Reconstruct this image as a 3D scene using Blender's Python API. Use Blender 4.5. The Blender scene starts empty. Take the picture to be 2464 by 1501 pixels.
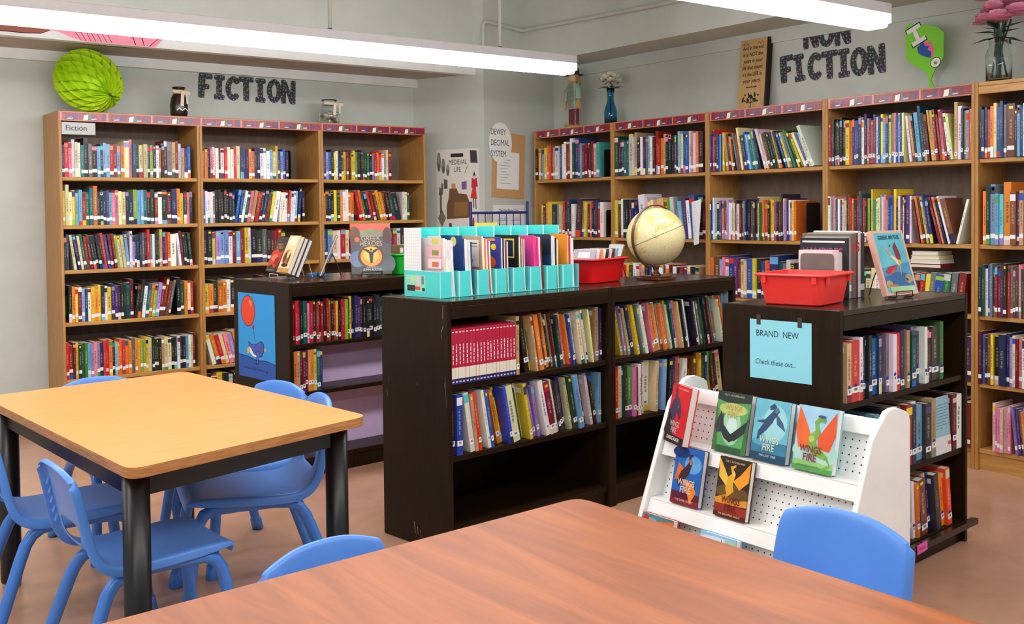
import bpy, math, random, re
from mathutils import Vector, Matrix

# ------------------------------------------------------------------ camera, world, exposure
S = bpy.context.scene
COL = S.collection
IMG_W, IMG_H = 2464.0, 1501.0
F_PX, TH, PCX, PCY, PITCH, ROLL, CAM_H = 2478.3, .9407, 1142.2, 574.8, -.0266, .0115, 1.43
cam_d = bpy.data.cameras.new('camera')
cam = bpy.data.objects.new('camera', cam_d)
COL.objects.link(cam)
S.camera = cam
cam_d.sensor_width = 36.0
cam_d.lens = F_PX / IMG_W * 36.0
cam_d.shift_x = (IMG_W / 2 - PCX) / IMG_W
cam_d.shift_y = (PCY - IMG_H / 2) / IMG_W
cam_d.clip_start = .02
_fx, _fy, _cp, _sp, _cr, _sr = math.cos(TH), math.sin(TH), math.cos(PITCH), math.sin(PITCH), math.cos(ROLL), math.sin(ROLL)
_f = Vector((_fx * _cp, _fy * _cp, _sp)); _u = Vector((-_fx * _sp, -_fy * _sp, _cp)); _r = Vector((_fy, -_fx, 0))
_R = _r * _cr - _u * _sr; _U = _r * _sr + _u * _cr
cam.matrix_world = Matrix(((_R.x, _U.x, -_f.x, 0), (_R.y, _U.y, -_f.y, 0), (_R.z, _U.z, -_f.z, CAM_H), (0, 0, 0, 1)))

world = bpy.data.worlds.new('world'); S.world = world; world.use_nodes = True
world.node_tree.nodes['Background'].inputs[0].default_value = (.93, .97, 1.0, 1)
world.node_tree.nodes['Background'].inputs[1].default_value = .42
S.view_settings.view_transform = 'Standard'
S.view_settings.look = 'None'
S.view_settings.gamma = 1.0
S.view_settings.use_curve_mapping = False
S.view_settings.exposure = 0.5
LAMP_STRENGTH = 15.0
S.cycles.use_denoising = True
S.cycles.max_bounces = 8

# ------------------------------------------------------------------ helpers
def lin(c):
    """sRGB 0-255 triple (or hex string) to linear rgba"""
    if isinstance(c, str):
        c = tuple(int(c[i:i + 2], 16) for i in (0, 2, 4))
    o = []
    for v in c[:3]:
        v = v / 255.0
        o.append(v / 12.92 if v <= .04045 else ((v + .055) / 1.055) ** 2.4)
    return (o[0], o[1], o[2], 1.0)

def frame(x, y, z=0, yaw=0, pitch=0, roll=0):
    M = Matrix.Translation((x, y, z)) @ Matrix.Rotation(yaw, 4, 'Z')
    if pitch: M = M @ Matrix.Rotation(pitch, 4, 'X')
    if roll: M = M @ Matrix.Rotation(roll, 4, 'Y')
    return M

class MB:
    """collects coloured faces of ONE mesh"""
    def __init__(s): s.v, s.f, s.c, s.s, s.M = [], [], [], [], None
    def add(s, vs, fs, col=(200, 200, 200), smooth=False):
        b = len(s.v)
        s.v += [tuple(s.M @ Vector(p)) if s.M else tuple(p) for p in vs]
        cl = col if (isinstance(col, list)) else [col] * len(fs)
        for f, c in zip(fs, cl):
            s.f.append([b + i for i in f]); s.c.append(c); s.s.append(smooth)
        return s
    def box(s, x0, y0, z0, x1, y1, z1, col=(200, 200, 200)):
        v = [(x0, y0, z0), (x1, y0, z0), (x1, y1, z0), (x0, y1, z0), (x0, y0, z1), (x1, y0, z1), (x1, y1, z1), (x0, y1, z1)]
        return s.add(v, [(0, 3, 2, 1), (4, 5, 6, 7), (0, 1, 5, 4), (1, 2, 6, 5), (2, 3, 7, 6), (3, 0, 4, 7)], col)
    def prism(s, poly, a0, a1, axis='z', col=(200, 200, 200), smooth=False):
        """extrude a counter-clockwise 2D polygon: axis z -> (x,y), axis y -> (x,z), axis x -> (y,z)"""
        n = len(poly)
        def P(p, a): return (p[0], p[1], a) if axis == 'z' else (p[0], a, p[1]) if axis == 'y' else (a, p[0], p[1])
        v = [P(p, a0) for p in poly] + [P(p, a1) for p in poly]
        f = [tuple(range(n))[::-1], tuple(range(n, 2 * n))] + [(i, (i + 1) % n, n + (i + 1) % n, n + i) for i in range(n)]
        if axis == 'y': f = [q[::-1] for q in f]
        return s.add(v, f, col, smooth)
    def poly(s, pts, y, col):
        """flat polygon in the x-z plane facing -y"""
        a = sum(p[0] * q[1] - q[0] * p[1] for p, q in zip(pts, pts[1:] + pts[:1]))
        if a < 0: pts = pts[::-1]
        return s.add([(p[0], y, p[1]) for p in pts], [tuple(range(len(pts)))], col)
    def disc(s, cx, cz, rx, rz, y, col, n=16, rot=0):
        c, d = math.cos(rot), math.sin(rot)
        return s.poly([(cx + rx * math.cos(t) * c - rz * math.sin(t) * d, cz + rx * math.cos(t) * d + rz * math.sin(t) * c) for t in [2 * math.pi * i / n for i in range(n)]], y, col)
    def tube(s, path, r, n=10, col=(200, 200, 200), caps=True):
        path = [Vector(p) for p in path]; rr = r if isinstance(r, (list, tuple)) else [r] * len(path)
        vs, prev = [], None
        for i, p in enumerate(path):
            t = (path[min(i + 1, len(path) - 1)] - path[max(i - 1, 0)]).normalized()
            if prev is None:
                a = t.cross(Vector((0, 0, 1)) if abs(t.z) < .9 else Vector((1, 0, 0))).normalized()
            else:
                a = (prev - t * prev.dot(t)).normalized()
            prev = a; b = t.cross(a)
            vs += [tuple(p + (a * math.cos(2 * math.pi * k / n) + b * math.sin(2 * math.pi * k / n)) * rr[i]) for k in range(n)]
        fs = [(i * n + k, i * n + (k + 1) % n, (i + 1) * n + (k + 1) % n, (i + 1) * n + k) for i in range(len(path) - 1) for k in range(n)]
        s.add(vs, fs, col, True)
        if caps:
            s.add(vs[:n], [tuple(range(n))[::-1]], col); s.add(vs[-n:], [tuple(range(n))], col)
        return s
    def lathe(s, prof, n=24, col=(200, 200, 200), cx=0, cy=0, smooth=True):
        vs = [(cx + r * math.cos(2 * math.pi * k / n), cy + r * math.sin(2 * math.pi * k / n), z) for r, z in prof for k in range(n)]
        fs = [(i * n + k, i * n + (k + 1) % n, (i + 1) * n + (k + 1) % n, (i + 1) * n + k) for i in range(len(prof) - 1) for k in range(n)]
        return s.add(vs, fs, col, smooth)
    def mesh(s, me, M, col, smooth=False):
        """merge a Blender mesh"""
        return s.add([tuple(M @ v.co) for v in me.vertices], [tuple(p.vertices) for p in me.polygons], col, smooth)

def build(mb, name, mat, parent=None, M=None, bevel=0, subsurf=0, solid=0):
    me = bpy.data.meshes.new(name)
    me.from_pydata(mb.v, [], mb.f)
    at = me.color_attributes.new('Col', 'FLOAT_COLOR', 'CORNER')
    cache, buf = {}, []
    for p in me.polygons:
        c = mb.c[p.index]
        k = tuple(c) if not isinstance(c, str) else c
        if k not in cache: cache[k] = lin(c)
        buf += list(cache[k]) * p.loop_total
    at.data.foreach_set('color', buf)
    me.polygons.foreach_set('use_smooth', mb.s)
    me.materials.append(mat)
    me.update()
    o = bpy.data.objects.new(name, me)
    COL.objects.link(o)
    if M is not None: o.matrix_world = M
    if parent is not None: o.parent = parent
    if solid:
        m = o.modifiers.new('solid', 'SOLIDIFY'); m.thickness = solid; m.offset = 0
    if bevel:
        m = o.modifiers.new('bevel', 'BEVEL'); m.width = bevel; m.segments = 2; m.limit_method = 'ANGLE'; m.angle_limit = math.radians(40)
    if subsurf:
        m = o.modifiers.new('subd', 'SUBSURF'); m.levels = subsurf; m.render_levels = subsurf
    return o

def tag(o, label=None, cat=None, group=None, kind=None):
    if label: o['label'] = label
    if cat: o['category'] = cat
    if group: o['group'] = group
    if kind: o['kind'] = kind
    return o

def thing(name, label, cat, M, group=None):
    o = bpy.data.objects.new(name, None); COL.objects.link(o); o.empty_display_size = .05
    o.matrix_world = M
    return tag(o, label, cat, group)

def struct(mb, name, mat, M=None, bevel=0):
    return tag(build(mb, name, mat, None, M, bevel), kind='structure')

def copy_tree(o, M=None, parent=None):
    c = o.copy(); COL.objects.link(c)
    if M is not None: c.matrix_world = M
    if parent is not None: c.parent = parent
    for ch in list(o.children): copy_tree(ch, None, c)
    return c

_tx = {}
def text_mesh(body, size, bold=0.0, depth=0.0, align='LEFT', shear=0.0, width=1.0, space=1.0):
    key = (body, size, bold, depth, align, shear, width, space)
    if key not in _tx:
        cu = bpy.data.curves.new('t', 'FONT'); cu.body = body; cu.size = size; cu.offset = bold; cu.extrude = depth
        cu.align_x = align; cu.shear = shear; cu.resolution_u = 3; cu.space_character = space
        ob = bpy.data.objects.new('t', cu)
        me = bpy.data.meshes.new_from_object(ob)
        for v in me.vertices: v.co.x *= width
        bpy.data.objects.remove(ob); bpy.data.curves.remove(cu)
        _tx[key] = me
    return _tx[key]
X2Z = Matrix(((1, 0, 0, 0), (0, 0, -1, 0), (0, 1, 0, 0), (0, 0, 0, 1)))     # text plane -> x-z plane facing -y
def put_text(mb, body, x, z, y, size, col, **k):
    mb.mesh(text_mesh(body, size, **k), Matrix.Translation((x, y, z)) @ X2Z, col)

# ------------------------------------------------------------------ materials
def newmat(name):
    m = bpy.data.materials.new(name); m.use_nodes = True
    nt = m.node_tree; b = nt.nodes['Principled BSDF']
    return m, nt, b
def noise(nt, scale, stretch=(1, 1, 1), detail=4, rough=.6, dist=0.0):
    tc = nt.nodes.new('ShaderNodeTexCoord'); mp = nt.nodes.new('ShaderNodeMapping'); mp.inputs['Scale'].default_value = stretch
    n = nt.nodes.new('ShaderNodeTexNoise'); n.inputs['Scale'].default_value = scale; n.inputs['Detail'].default_value = detail
    n.inputs['Roughness'].default_value = rough; n.inputs['Distortion'].default_value = dist
    nt.links.new(tc.outputs['Object'], mp.inputs['Vector']); nt.links.new(mp.outputs['Vector'], n.inputs['Vector'])
    return n
def ramp(nt, fac, stops):
    r = nt.nodes.new('ShaderNodeValToRGB'); e = r.color_ramp.elements
    while len(e) < len(stops): e.new(.5)
    for el, (p, c) in zip(e, stops): el.position = p; el.color = lin(c)
    nt.links.new(fac, r.inputs['Fac'])
    return r
def mat_plain(name, c1, c2=None, rough=.5, scale=8, stretch=(1, 1, 1), bump=0.0, spec=.5, metal=0.0, coat=0.0, dist=0.0, lo=.35, hi=.65):
    m, nt, b = newmat(name)
    c2 = c2 or tuple(max(0, v - 8) for v in c1)
    n = noise(nt, scale, stretch, dist=dist)
    r = ramp(nt, n.outputs['Fac'], [(lo, c1), (hi, c2)])
    nt.links.new(r.outputs['Color'], b.inputs['Base Color'])
    b.inputs['Roughness'].default_value = rough; b.inputs['Metallic'].default_value = metal; b.inputs['Specular IOR Level'].default_value = spec
    if coat: b.inputs['Coat Weight'].default_value = coat; b.inputs['Coat Roughness'].default_value = .08
    if bump:
        bp = nt.nodes.new('ShaderNodeBump'); bp.inputs['Strength'].default_value = bump; bp.inputs['Distance'].default_value = .01
        nt.links.new(n.outputs['Fac'], bp.inputs['Height']); nt.links.new(bp.outputs['Normal'], b.inputs['Normal'])
    return m
def mat_attr(name, rough=.5, coat=0.0, grain=.06, gscale=60):
    """colours printed on the object itself, from its own colour attribute, with a faint printed grain"""
    m, nt, b = newmat(name)
    a = nt.nodes.new('ShaderNodeVertexColor'); a.layer_name = 'Col'
    n = noise(nt, gscale)
    mx = nt.nodes.new('ShaderNodeMix'); mx.data_type = 'RGBA'; mx.blend_type = 'OVERLAY'
    mx.inputs[0].default_value = grain * 4
    nt.links.new(a.outputs['Color'], mx.inputs[6]); nt.links.new(n.outputs['Fac'], mx.inputs[7])
    nt.links.new(mx.outputs[2], b.inputs['Base Color'])
    b.inputs['Roughness'].default_value = rough
    if coat: b.inputs['Coat Weight'].default_value = coat; b.inputs['Coat Roughness'].default_value = .12
    return m
def mat_glass(name, col, rough=.02, alpha=None):
    m, nt, b = newmat(name)
    b.inputs['Base Color'].default_value = lin(col); b.inputs['Transmission Weight'].default_value = 1.0
    b.inputs['Roughness'].default_value = rough; b.inputs['IOR'].default_value = 1.35
    return m

M_wall = mat_plain('wall_paint', (198, 203, 195), (190, 196, 188), .55, 3)
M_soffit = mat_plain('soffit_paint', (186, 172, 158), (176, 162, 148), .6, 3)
M_white = mat_plain('white_paint', (232, 234, 230), (224, 227, 224), .45, 6)
M_ceil = mat_plain('ceiling_paint', (225, 226, 220), (218, 219, 214), .7, 3)
M_floor = mat_plain('vinyl_floor', (204, 158, 130), (186, 140, 112), .24, 2.5, bump=.02, dist=1.0, lo=.3, hi=.7)
M_base = mat_plain('black_vinyl_base', (38, 38, 40), (30, 30, 32), .35, 12)
M_oak = mat_plain('honey_oak', (192, 142, 78), (168, 120, 60), .42, 5, (14, 14, 1.2), dist=.6)
M_oakedge = mat_plain('honey_oak_edge', (204, 154, 86), (180, 130, 68), .42, 5, (1.2, 14, 14), dist=.6)
M_hard = mat_plain('brown_hardboard', (122, 104, 88), (110, 92, 78), .6, 6, (4, 4, 1))
M_dark = mat_plain('espresso_wood', (42, 28, 14), (32, 21, 10), .36, 5, (10, 10, 1.2), dist=.5, spec=.2)
M_darktop = mat_plain('espresso_wood_top', (52, 34, 20), (40, 26, 15), .2, 5, (1.2, 10, 10), dist=.5)
M_maple = mat_plain('maple_laminate', (238, 172, 98), (226, 157, 83), .3, 3.2, (1.0, 7, 7), dist=1.2, lo=.3, hi=.75)
M_mapleedge = mat_plain('oak_edge_band', (206, 146, 84), (164, 106, 56), .4, 22, (.6, .6, 12), dist=.5)
M_cherry = mat_plain('cherry_laminate', (180, 103, 52), (140, 76, 38), .38, 1.5, (5.5, .7, 5.5), spec=.3, dist=1.6, lo=.3, hi=.7)
M_blackmetal = mat_plain('black_metal', (15, 15, 15), (11, 11, 11), .34, 20)
M_grey = mat_plain('grey_glide', (176, 170, 160), (160, 155, 146), .4, 20)
M_blue = mat_plain('blue_plastic', (92, 152, 238), (86, 144, 230), .34, 5)
M_bluetube = mat_plain('blue_painted_tube', (72, 134, 222), (66, 126, 212), .25, 6)
M_rackwhite = mat_plain('white_painted_board', (246, 246, 242), (240, 240, 237), .4, 8)
M_teal = mat_attr('teal_card', .35, 0, .02)
M_print = mat_attr('printed_cover', .42, .15, .05)
M_gloss = mat_attr('laminated_cover', .3, .25, .05)
M_cover = mat_attr('painted_cover', .3, .25, .17, 9)
M_paper = mat_attr('paper', .7, 0, .02)
M_red = mat_plain('red_bin_plastic', (240, 22, 28), (228, 18, 24), .3, 6)
M_red2 = mat_plain('coral_red_bin_plastic', (255, 66, 60), (252, 56, 52), .3, 6)
M_green = mat_plain('green_bin_plastic', (30, 205, 60), (26, 190, 52), .35, 6)
M_navy = mat_plain('navy_painted_wire', (30, 42, 110), (26, 36, 98), .35, 10)
M_wire = mat_plain('black_wire', (28, 26, 26), (22, 20, 20), .35, 20)
M_whitewire = mat_plain('white_wire', (225, 225, 222), (215, 215, 212), .35, 20)
M_bookend = mat_plain('bookend_black', (24, 22, 22), (18, 17, 17), .4, 20)
M_bookendgrey = mat_plain('bookend_grey', (112, 112, 106), (104, 104, 98), .4, 20)
M_housing = mat_plain('lamp_housing', (226, 226, 230), (220, 220, 224), .35, 6)
M_rod = mat_plain('lamp_rod', (206, 204, 190), (196, 194, 180), .4, 10)
M_pipe = mat_plain('painted_conduit', (196, 200, 192), (188, 193, 185), .5, 10)
M_lime = mat_plain('lime_tissue_paper', (208, 240, 36), (192, 230, 24), .7, 14)
M_bronze = mat_plain('bronze_meridian', (120, 86, 50), (98, 68, 38), .35, 12, metal=.6)
M_globewood = mat_plain('globe_wood', (104, 58, 36), (78, 42, 26), .25, 6, (8, 8, 1.5))

def mat_emit(name, strength):
    m, nt, b = newmat(name)
    n = noise(nt, 3); r = ramp(nt, n.outputs['Fac'], [(.3, (255, 255, 255)), (.7, (250, 252, 255))])
    nt.links.new(r.outputs['Color'], b.inputs['Emission Color'])
    b.inputs['Emission Strength'].default_value = strength
    b.inputs['Base Color'].default_value = (.9, .9, .9, 1)
    return m
M_lamp = mat_emit('lamp_lens_glow', LAMP_STRENGTH)

def mat_pegboard():
    m, nt, b = newmat('white_pegboard')
    tc = nt.nodes.new('ShaderNodeTexCoord'); sep = nt.nodes.new('ShaderNodeSeparateXYZ'); nt.links.new(tc.outputs['UV'], sep.inputs[0])
    ds = []
    for ch in (0, 1):
        d = nt.nodes.new('ShaderNodeMath'); d.operation = 'DIVIDE'; d.inputs[1].default_value = .0254; nt.links.new(sep.outputs[ch], d.inputs[0])
        fr = nt.nodes.new('ShaderNodeMath'); fr.operation = 'FRACT'; nt.links.new(d.outputs[0], fr.inputs[0])
        s = nt.nodes.new('ShaderNodeMath'); s.operation = 'SUBTRACT'; s.inputs[1].default_value = .5; nt.links.new(fr.outputs[0], s.inputs[0])
        p = nt.nodes.new('ShaderNodeMath'); p.operation = 'POWER'; p.inputs[1].default_value = 2; nt.links.new(s.outputs[0], p.inputs[0]); ds.append(p)
    a = nt.nodes.new('ShaderNodeMath'); a.operation = 'ADD'; nt.links.new(ds[0].outputs[0], a.inputs[0]); nt.links.new(ds[1].outputs[0], a.inputs[1])
    lt = nt.nodes.new('ShaderNodeMath'); lt.operation = 'LESS_THAN'; lt.inputs[1].default_value = .0135; nt.links.new(a.outputs[0], lt.inputs[0])
    r = ramp(nt, lt.outputs[0], [(0, (244, 245, 241)), (1, (52, 50, 46))])
    nt.links.new(r.outputs['Color'], b.inputs['Base Color']); b.inputs['Roughness'].default_value = .4
    return m
M_peg = mat_pegboard()

def mat_dots():
    """black card printed with small coloured rings"""
    m, nt, b = newmat('dotted_black_card')
    tc = nt.nodes.new('ShaderNodeTexCoord')
    sp = nt.nodes.new('ShaderNodeSeparateXYZ'); cb = nt.nodes.new('ShaderNodeCombineXYZ'); nt.links.new(tc.outputs['Object'], sp.inputs[0])
    nt.links.new(sp.outputs[0], cb.inputs[0]); nt.links.new(sp.outputs[2], cb.inputs[1])
    vo = nt.nodes.new('ShaderNodeTexVoronoi'); vo.voronoi_dimensions = '2D'; vo.inputs['Scale'].default_value = 44; vo.inputs['Randomness'].default_value = .6
    nt.links.new(cb.outputs[0], vo.inputs['Vector'])
    r = ramp(nt, vo.outputs['Distance'], [(0, (255, 255, 255)), (.07, (255, 255, 255)), (.09, (0, 0, 0)), (.15, (0, 0, 0)), (.17, (230, 230, 230)), (.21, (230, 230, 230)), (.23, (0, 0, 0)), (1, (0, 0, 0))])
    hs = nt.nodes.new('ShaderNodeHueSaturation'); hs.inputs['Saturation'].default_value = .8; hs.inputs['Value'].default_value = .95
    nt.links.new(vo.outputs['Color'], hs.inputs['Color'])
    mx = nt.nodes.new('ShaderNodeMix'); mx.data_type = 'RGBA'
    mx.inputs[6].default_value = lin((26, 26, 32)); nt.links.new(hs.outputs['Color'], mx.inputs[7]); nt.links.new(r.outputs['Color'], mx.inputs[0])
    nt.links.new(mx.outputs[2], b.inputs['Base Color']); b.inputs['Roughness'].default_value = .5
    return m
M_dots = mat_dots()

def mat_globe():
    m, nt, b = newmat('antique_globe_map')
    n = noise(nt, 7.5, (1, 1, 1), 8, .6, .3)
    r = ramp(nt, n.outputs['Fac'], [(.5, (232, 222, 168)), (.555, (232, 222, 168)), (.56, (186, 156, 96)), (.57, (236, 210, 134)), (.63, (232, 196, 116)), (.70, (214, 206, 124))])
    n2 = noise(nt, 70, (1, 1, 3), 3)
    r2 = ramp(nt, n2.outputs['Fac'], [(.34, (150, 140, 100)), (.38, (255, 255, 255))])
    mx = nt.nodes.new('ShaderNodeMix'); mx.data_type = 'RGBA'; mx.blend_type = 'MULTIPLY'; mx.inputs[0].default_value = .5
    nt.links.new(r.outputs['Color'], mx.inputs[6]); nt.links.new(r2.outputs['Color'], mx.inputs[7])
    nt.links.new(mx.outputs[2], b.inputs['Base Color']); b.inputs['Roughness'].default_value = .22
    return m
M_globe = mat_globe()
M_glass = mat_glass('clear_glass', (244, 250, 250))
M_blueglass = mat_glass('blue_glass', (90, 190, 225), .03)
# ------------------------------------------------------------------ room shell
PX, PY, PA = 4.69, 7.28, math.atan2(6.616 - 7.28, 4.93 - 4.69)          # pillar: inner corner on the far wall, direction of its side face
PFX, PFY = 4.93, 6.616; PFA = math.atan2(6.775 - 6.616, 5.8 - 4.93)
struct(MB().box(-4, -3, -.1, 6.2, 7.6, 0), 'floor', M_floor)
struct(MB().box(-4, -3, 3.3, 6.2, 7.6, 3.4), 'ceiling', M_ceil)
struct(MB().box(-4, 7.28, 0, 4.9, 7.5, 3.3), 'wall_far', M_wall)
struct(MB().box(5.8, -3, 0, 6.1, 7.6, 3.3), 'wall_side', M_wall)
struct(MB().prism([(PX, PY), (PFX, PFY), (5.82, 6.779), (5.82, 7.5), (PX, 7.5)], 0, 3.3), 'wall_pillar', M_wall)
m = MB().box(-4, 6.705, 2.59, 4.93, 7.29, 3.3)
struct(m, 'trim_1', M_wall)
struct(MB().box(-4, 6.69, 2.524, 4.905, 6.76, 2.59), 'trim_2', M_white)              # lip under the mural
struct(MB().box(-4, 6.76, 2.535, 4.9, 7.27, 2.59), 'trim_3', M_soffit)
struct(MB().box(-4, 7.235, 2.466, 4.72, 7.285, 2.535), 'trim_4', M_white)
struct(MB().box(5.41, -3, 2.64, 5.81, 6.73, 3.3), 'trim_5', M_wall)                  # beam over the side wall
struct(MB().box(5.785, -3, 2.55, 5.81, 6.7, 2.64), 'trim_6', M_wall)
struct(MB().box(-4, 7.255, 0, 4.7, 7.285, .1), 'baseboard_far', M_base)
struct(MB().box(5.775, -3, 0, 5.81, 6.7, .1), 'baseboard_side', M_base)

# conduit pipe over pillar and beam
m = MB(); dx, dy = math.cos(PFA), math.sin(PFA)
def onpillar(a, z, off=.02): return (PFX + dx * a + dy * off, PFY + dy * a - dx * off, z)
pth = [onpillar(-.02, 2.6), onpillar(-.02, 2.91), onpillar(.0, 2.935), onpillar(.05, 2.94), onpillar(.3, 2.93), onpillar(.46, 2.92), (5.385, 6.60, 2.92), (5.39, 5.2, 2.88), (5.39, 3.0, 2.88), (5.39, 0, 2.88)]
tag(build(m.tube(pth, .016, 8), 'conduit_pipe', M_pipe), 'pale painted conduit pipe running over pillar and beam above bookcases', 'pipe')

# ------------------------------------------------------------------ lamps
def lamp(x0, x1, y, z, label, rods):
    t = thing('pendant_tube_light', label, 'ceiling light', frame(x0, y, z), 'long pendant strip lights')
    L = x1 - x0
    build(MB().box(0, -.085, .065, L, .085, .12), 'housing', M_housing, t, bevel=.006)
    m = MB().prism([(-.08, .064), (-.078, .05), (-.06, .004), (-.05, 0), (.05, 0), (.06, .004), (.078, .05), (.08, .064)], .006, L - .006, 'x')
    build(m, 'lens', M_lamp, t)
    for xe in (L - .005, -.001): build(MB().box(xe, -.083, .02, xe + .006, .083, .065), 'end_cap', M_housing, t)
    for rx in rods:
        r = build(MB().tube([(rx, 0, .12), (rx, 0, 3.3 - z)], .011, 10), 'suspension_rod', M_rod, t)
        build(MB().lathe([(0, .119), (.014, .119), (.014, .14), (0, .14)], 12, cx=rx), 'rod_collar', M_bookendgrey, r)
    return t
lamp(-2.2, 4.66, 5.28, 2.35, 'long glowing pendant strip light above wooden table and fiction shelves', [1.1, 5.04, 6.27])
lamp(-1.6, 4.86, 3.1, 2.35, 'long glowing pendant strip light in front of the non-fiction lettering', [.8, 2.4, 5.2])
lamp(-1.6, 4.86, .75, 2.35, 'long glowing pendant strip light hanging above the viewer', [.8, 5.2])  # third strip, out of view, added in line with the others to light the room

# ------------------------------------------------------------------ bookcases
def bookcase(name, label, cat, group, M, w, d, h, shelves, th, wood, top, edge, back, fascia=.055, kick=.1, lining=None, bevel=.003, base_over=0, sh_in=.012):
    t = thing(name, label, cat, M, group)
    build(MB().box(0, 0, 0, th, d, h), 'side_panel', wood, t, bevel=bevel)
    build(MB().box(w - th, 0, 0, w, d, h), 'side_panel', wood, t, bevel=bevel)
    build(MB().box(th, .0, h - .022, w - th, d, h - .001), 'top_board', top, t, bevel=bevel)
    build(MB().box(th, .0, h - fascia - .01, w - th, .02, h - .0225), 'fascia', edge, t, bevel=bevel)
    build(MB().box(th, d - .012, 0, w - th, d, h - .022), 'back_panel', back, t)
    for z in shelves:
        build(MB().box(th + .0005, sh_in, z - .024, w - th - .0005, d - .0125, z), 'shelf', edge, t, bevel=bevel)
    zb = shelves[-1] - .025
    build(MB().box(th, .02, 0, w - th, .04, zb), 'kickboard', edge, t)
    if base_over:
        build(MB().box(-base_over, -.03, zb + .001, w + base_over, .0, zb + .026), 'base_ledge', top, t, bevel=bevel)
    if lining:
        tag(build(MB().box(th + .002, .270, lining[0], w - th - .002, .272, lining[1]), 'paper_lining', lining[2], t), 'lavender paper lining')
    return t
M_lav = mat_plain('lavender_paper', (238, 206, 246), (231, 199, 241), .6, 5)
AX, AY, AW = 1.742, 6.882, .9347
A_Z = [1.683, 1.370, 1.081, .742, .374, .09]
FA = [frame(AX + i * AW, AY) for i in range(3)]
for i, l in enumerate(['tall oak bookcase under the lime paper ball, its outer side panel facing the plain wall',
                       'tall oak bookcase below the word fiction, between two like it',
                       'tall oak bookcase beside the pillar, below the glass jar of shells']):
    bookcase('wall_bookcase', l, 'bookcase', 'oak bookcases along the far wall', FA[i], AW - .001, .385, 2.106, A_Z, .019, M_oak, M_oakedge, M_oakedge, M_hard)
BX, BY, BW = 5.459, 6.638, .934
B_Z = [1.684, 1.221, .838, .472, .115]
FB = [frame(BX, BY - i * BW, 0, -math.pi / 2) for i in range(5)]
for i, l in enumerate(['tall oak bookcase in the corner, under the scarecrow and blue vase',
                       'tall oak bookcase behind the globe, second from the pillar along the side wall',
                       'tall oak bookcase under the carved wooden plaque',
                       'tall oak bookcase under the non-fiction lettering',
                       'tall oak bookcase without border paper, under the pink flowers']):
    bookcase('wall_bookcase', l, 'bookcase', 'oak bookcases along the side wall', FB[i], BW - .001, .315, 2.092, B_Z, .019, M_oak, M_oakedge, M_oakedge, M_hard)
D_Z = [.71, .41, .1]
FM = frame(2.40, 3.49, 0, .105)
FM2 = FM @ frame(1.041, 0)
FL = frame(2.42, 5.0, 0, .10)
FR = frame(3.215, 2.2, 0, .09)
bookcase('low_bookcase', 'low espresso bookcase with teal magazine files standing on top', 'bookcase', 'low espresso bookcases', FM, 1.04, .45, 1.06, D_Z, .024, M_dark, M_darktop, M_dark, M_dark, .065)
bookcase('low_bookcase', 'low espresso bookcase carrying the globe', 'bookcase', 'low espresso bookcases', FM2, 1.04, .45, 1.06, D_Z, .024, M_dark, M_darktop, M_dark, M_dark, .065)
bookcase('low_bookcase', 'low espresso bookcase with blue balloon poster and lavender lining', 'bookcase', 'low espresso bookcases', FL, 1.1, .6, 1.06, [.727, .466, .104], .024, M_dark, M_darktop, M_dark, M_dark, .065, lining=None)
bookcase('low_bookcase', 'low espresso bookcase with blue paper sign and coral red bin', 'bookcase', 'low espresso bookcases', FR, 1.05, .5, 1.06, [.715, .405, .095], .024, M_dark, M_darktop, M_dark, M_dark, .065, base_over=.04)

# border paper along the top of the oak bookcases
def border(F, x0, x1, z0, z1, seed, label):
    rnd = random.Random(seed); m = MB()
    m.box(x0, -.0012, z0, x1, 0, z1, (214, 110, 96)); e = .004
    m.poly([(x0, z0 + e), (x1, z0 + e), (x1, z1 - e), (x0, z1 - e)], -.0014, (142, 24, 46))
    x = x0 + .006; H = z1 - z0 - 2 * e; b = z0 + e
    kinds = 'odbldwgbdl'; k = 0
    while x < x1 - .05:
        q = kinds[k % len(kinds)]; k += 1; w = .035
        if q == 'o': w = .012; m.poly([(x, b), (x + w, b), (x + w, b + H), (x, b + H)], -.0017, (226, 124, 92))
        elif q == 'd':
            w = .03
            for i in range(3): m.poly([(x + i * .009, b), (x + i * .009 + .007, b), (x + i * .009 + .009, b + H * .9), (x + i * .009 + .002, b + H * .9)], -.0017, rnd.choice([(110, 24, 44), (176, 50, 60), (90, 60, 70)]))
        elif q == 'b':
            for i in range(3): m.poly([(x, b + i * .007), (x + .032, b + i * .007 + .002), (x + .032, b + i * .007 + .007), (x, b + i * .007 + .005)], -.0017, [(40, 60, 130), (236, 232, 226), (50, 90, 150)][i])
        elif q == 'w':
            m.poly([(x, b), (x + .03, b + .003), (x + .034, b + H * .8), (x + .006, b + H * .7)], -.0017, (240, 236, 228))
        elif q == 'g': w = .012; m.poly([(x, b), (x + w, b), (x + w, b + H * .95), (x, b + H * .95)], -.0017, (66, 120, 100))
        elif q == 'l':
            w = .022; m.poly([(x, b), (x + .01, b), (x + .02, b + H * .85), (x + .008, b + H * .9)], -.0017, (36, 62, 150))
        x += w + .003
    tag(build(m, 'border_strip', M_gloss, None, F), label, 'border paper', 'book-patterned border papers')
for i in range(3):
    border(FA[i], .004 if i == 0 else .0, AW - (.012 if i == 2 else 0), 2.044, 2.1, i, ['book-patterned red border paper over the bookcase under the lime ball', 'book-patterned red border paper below the word fiction', 'book-patterned red border paper below the jar of shells'][i])
for i in range(4):
    border(FB[i], .021, BW - .021, 2.03, 2.088, i, ['book-patterned red border paper below scarecrow and vase', 'book-patterned red border paper on the bookcase behind the globe', 'glossy book-patterned red border paper below the wooden plaque', 'book-patterned red border paper below the non-fiction lettering'][i])

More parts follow.
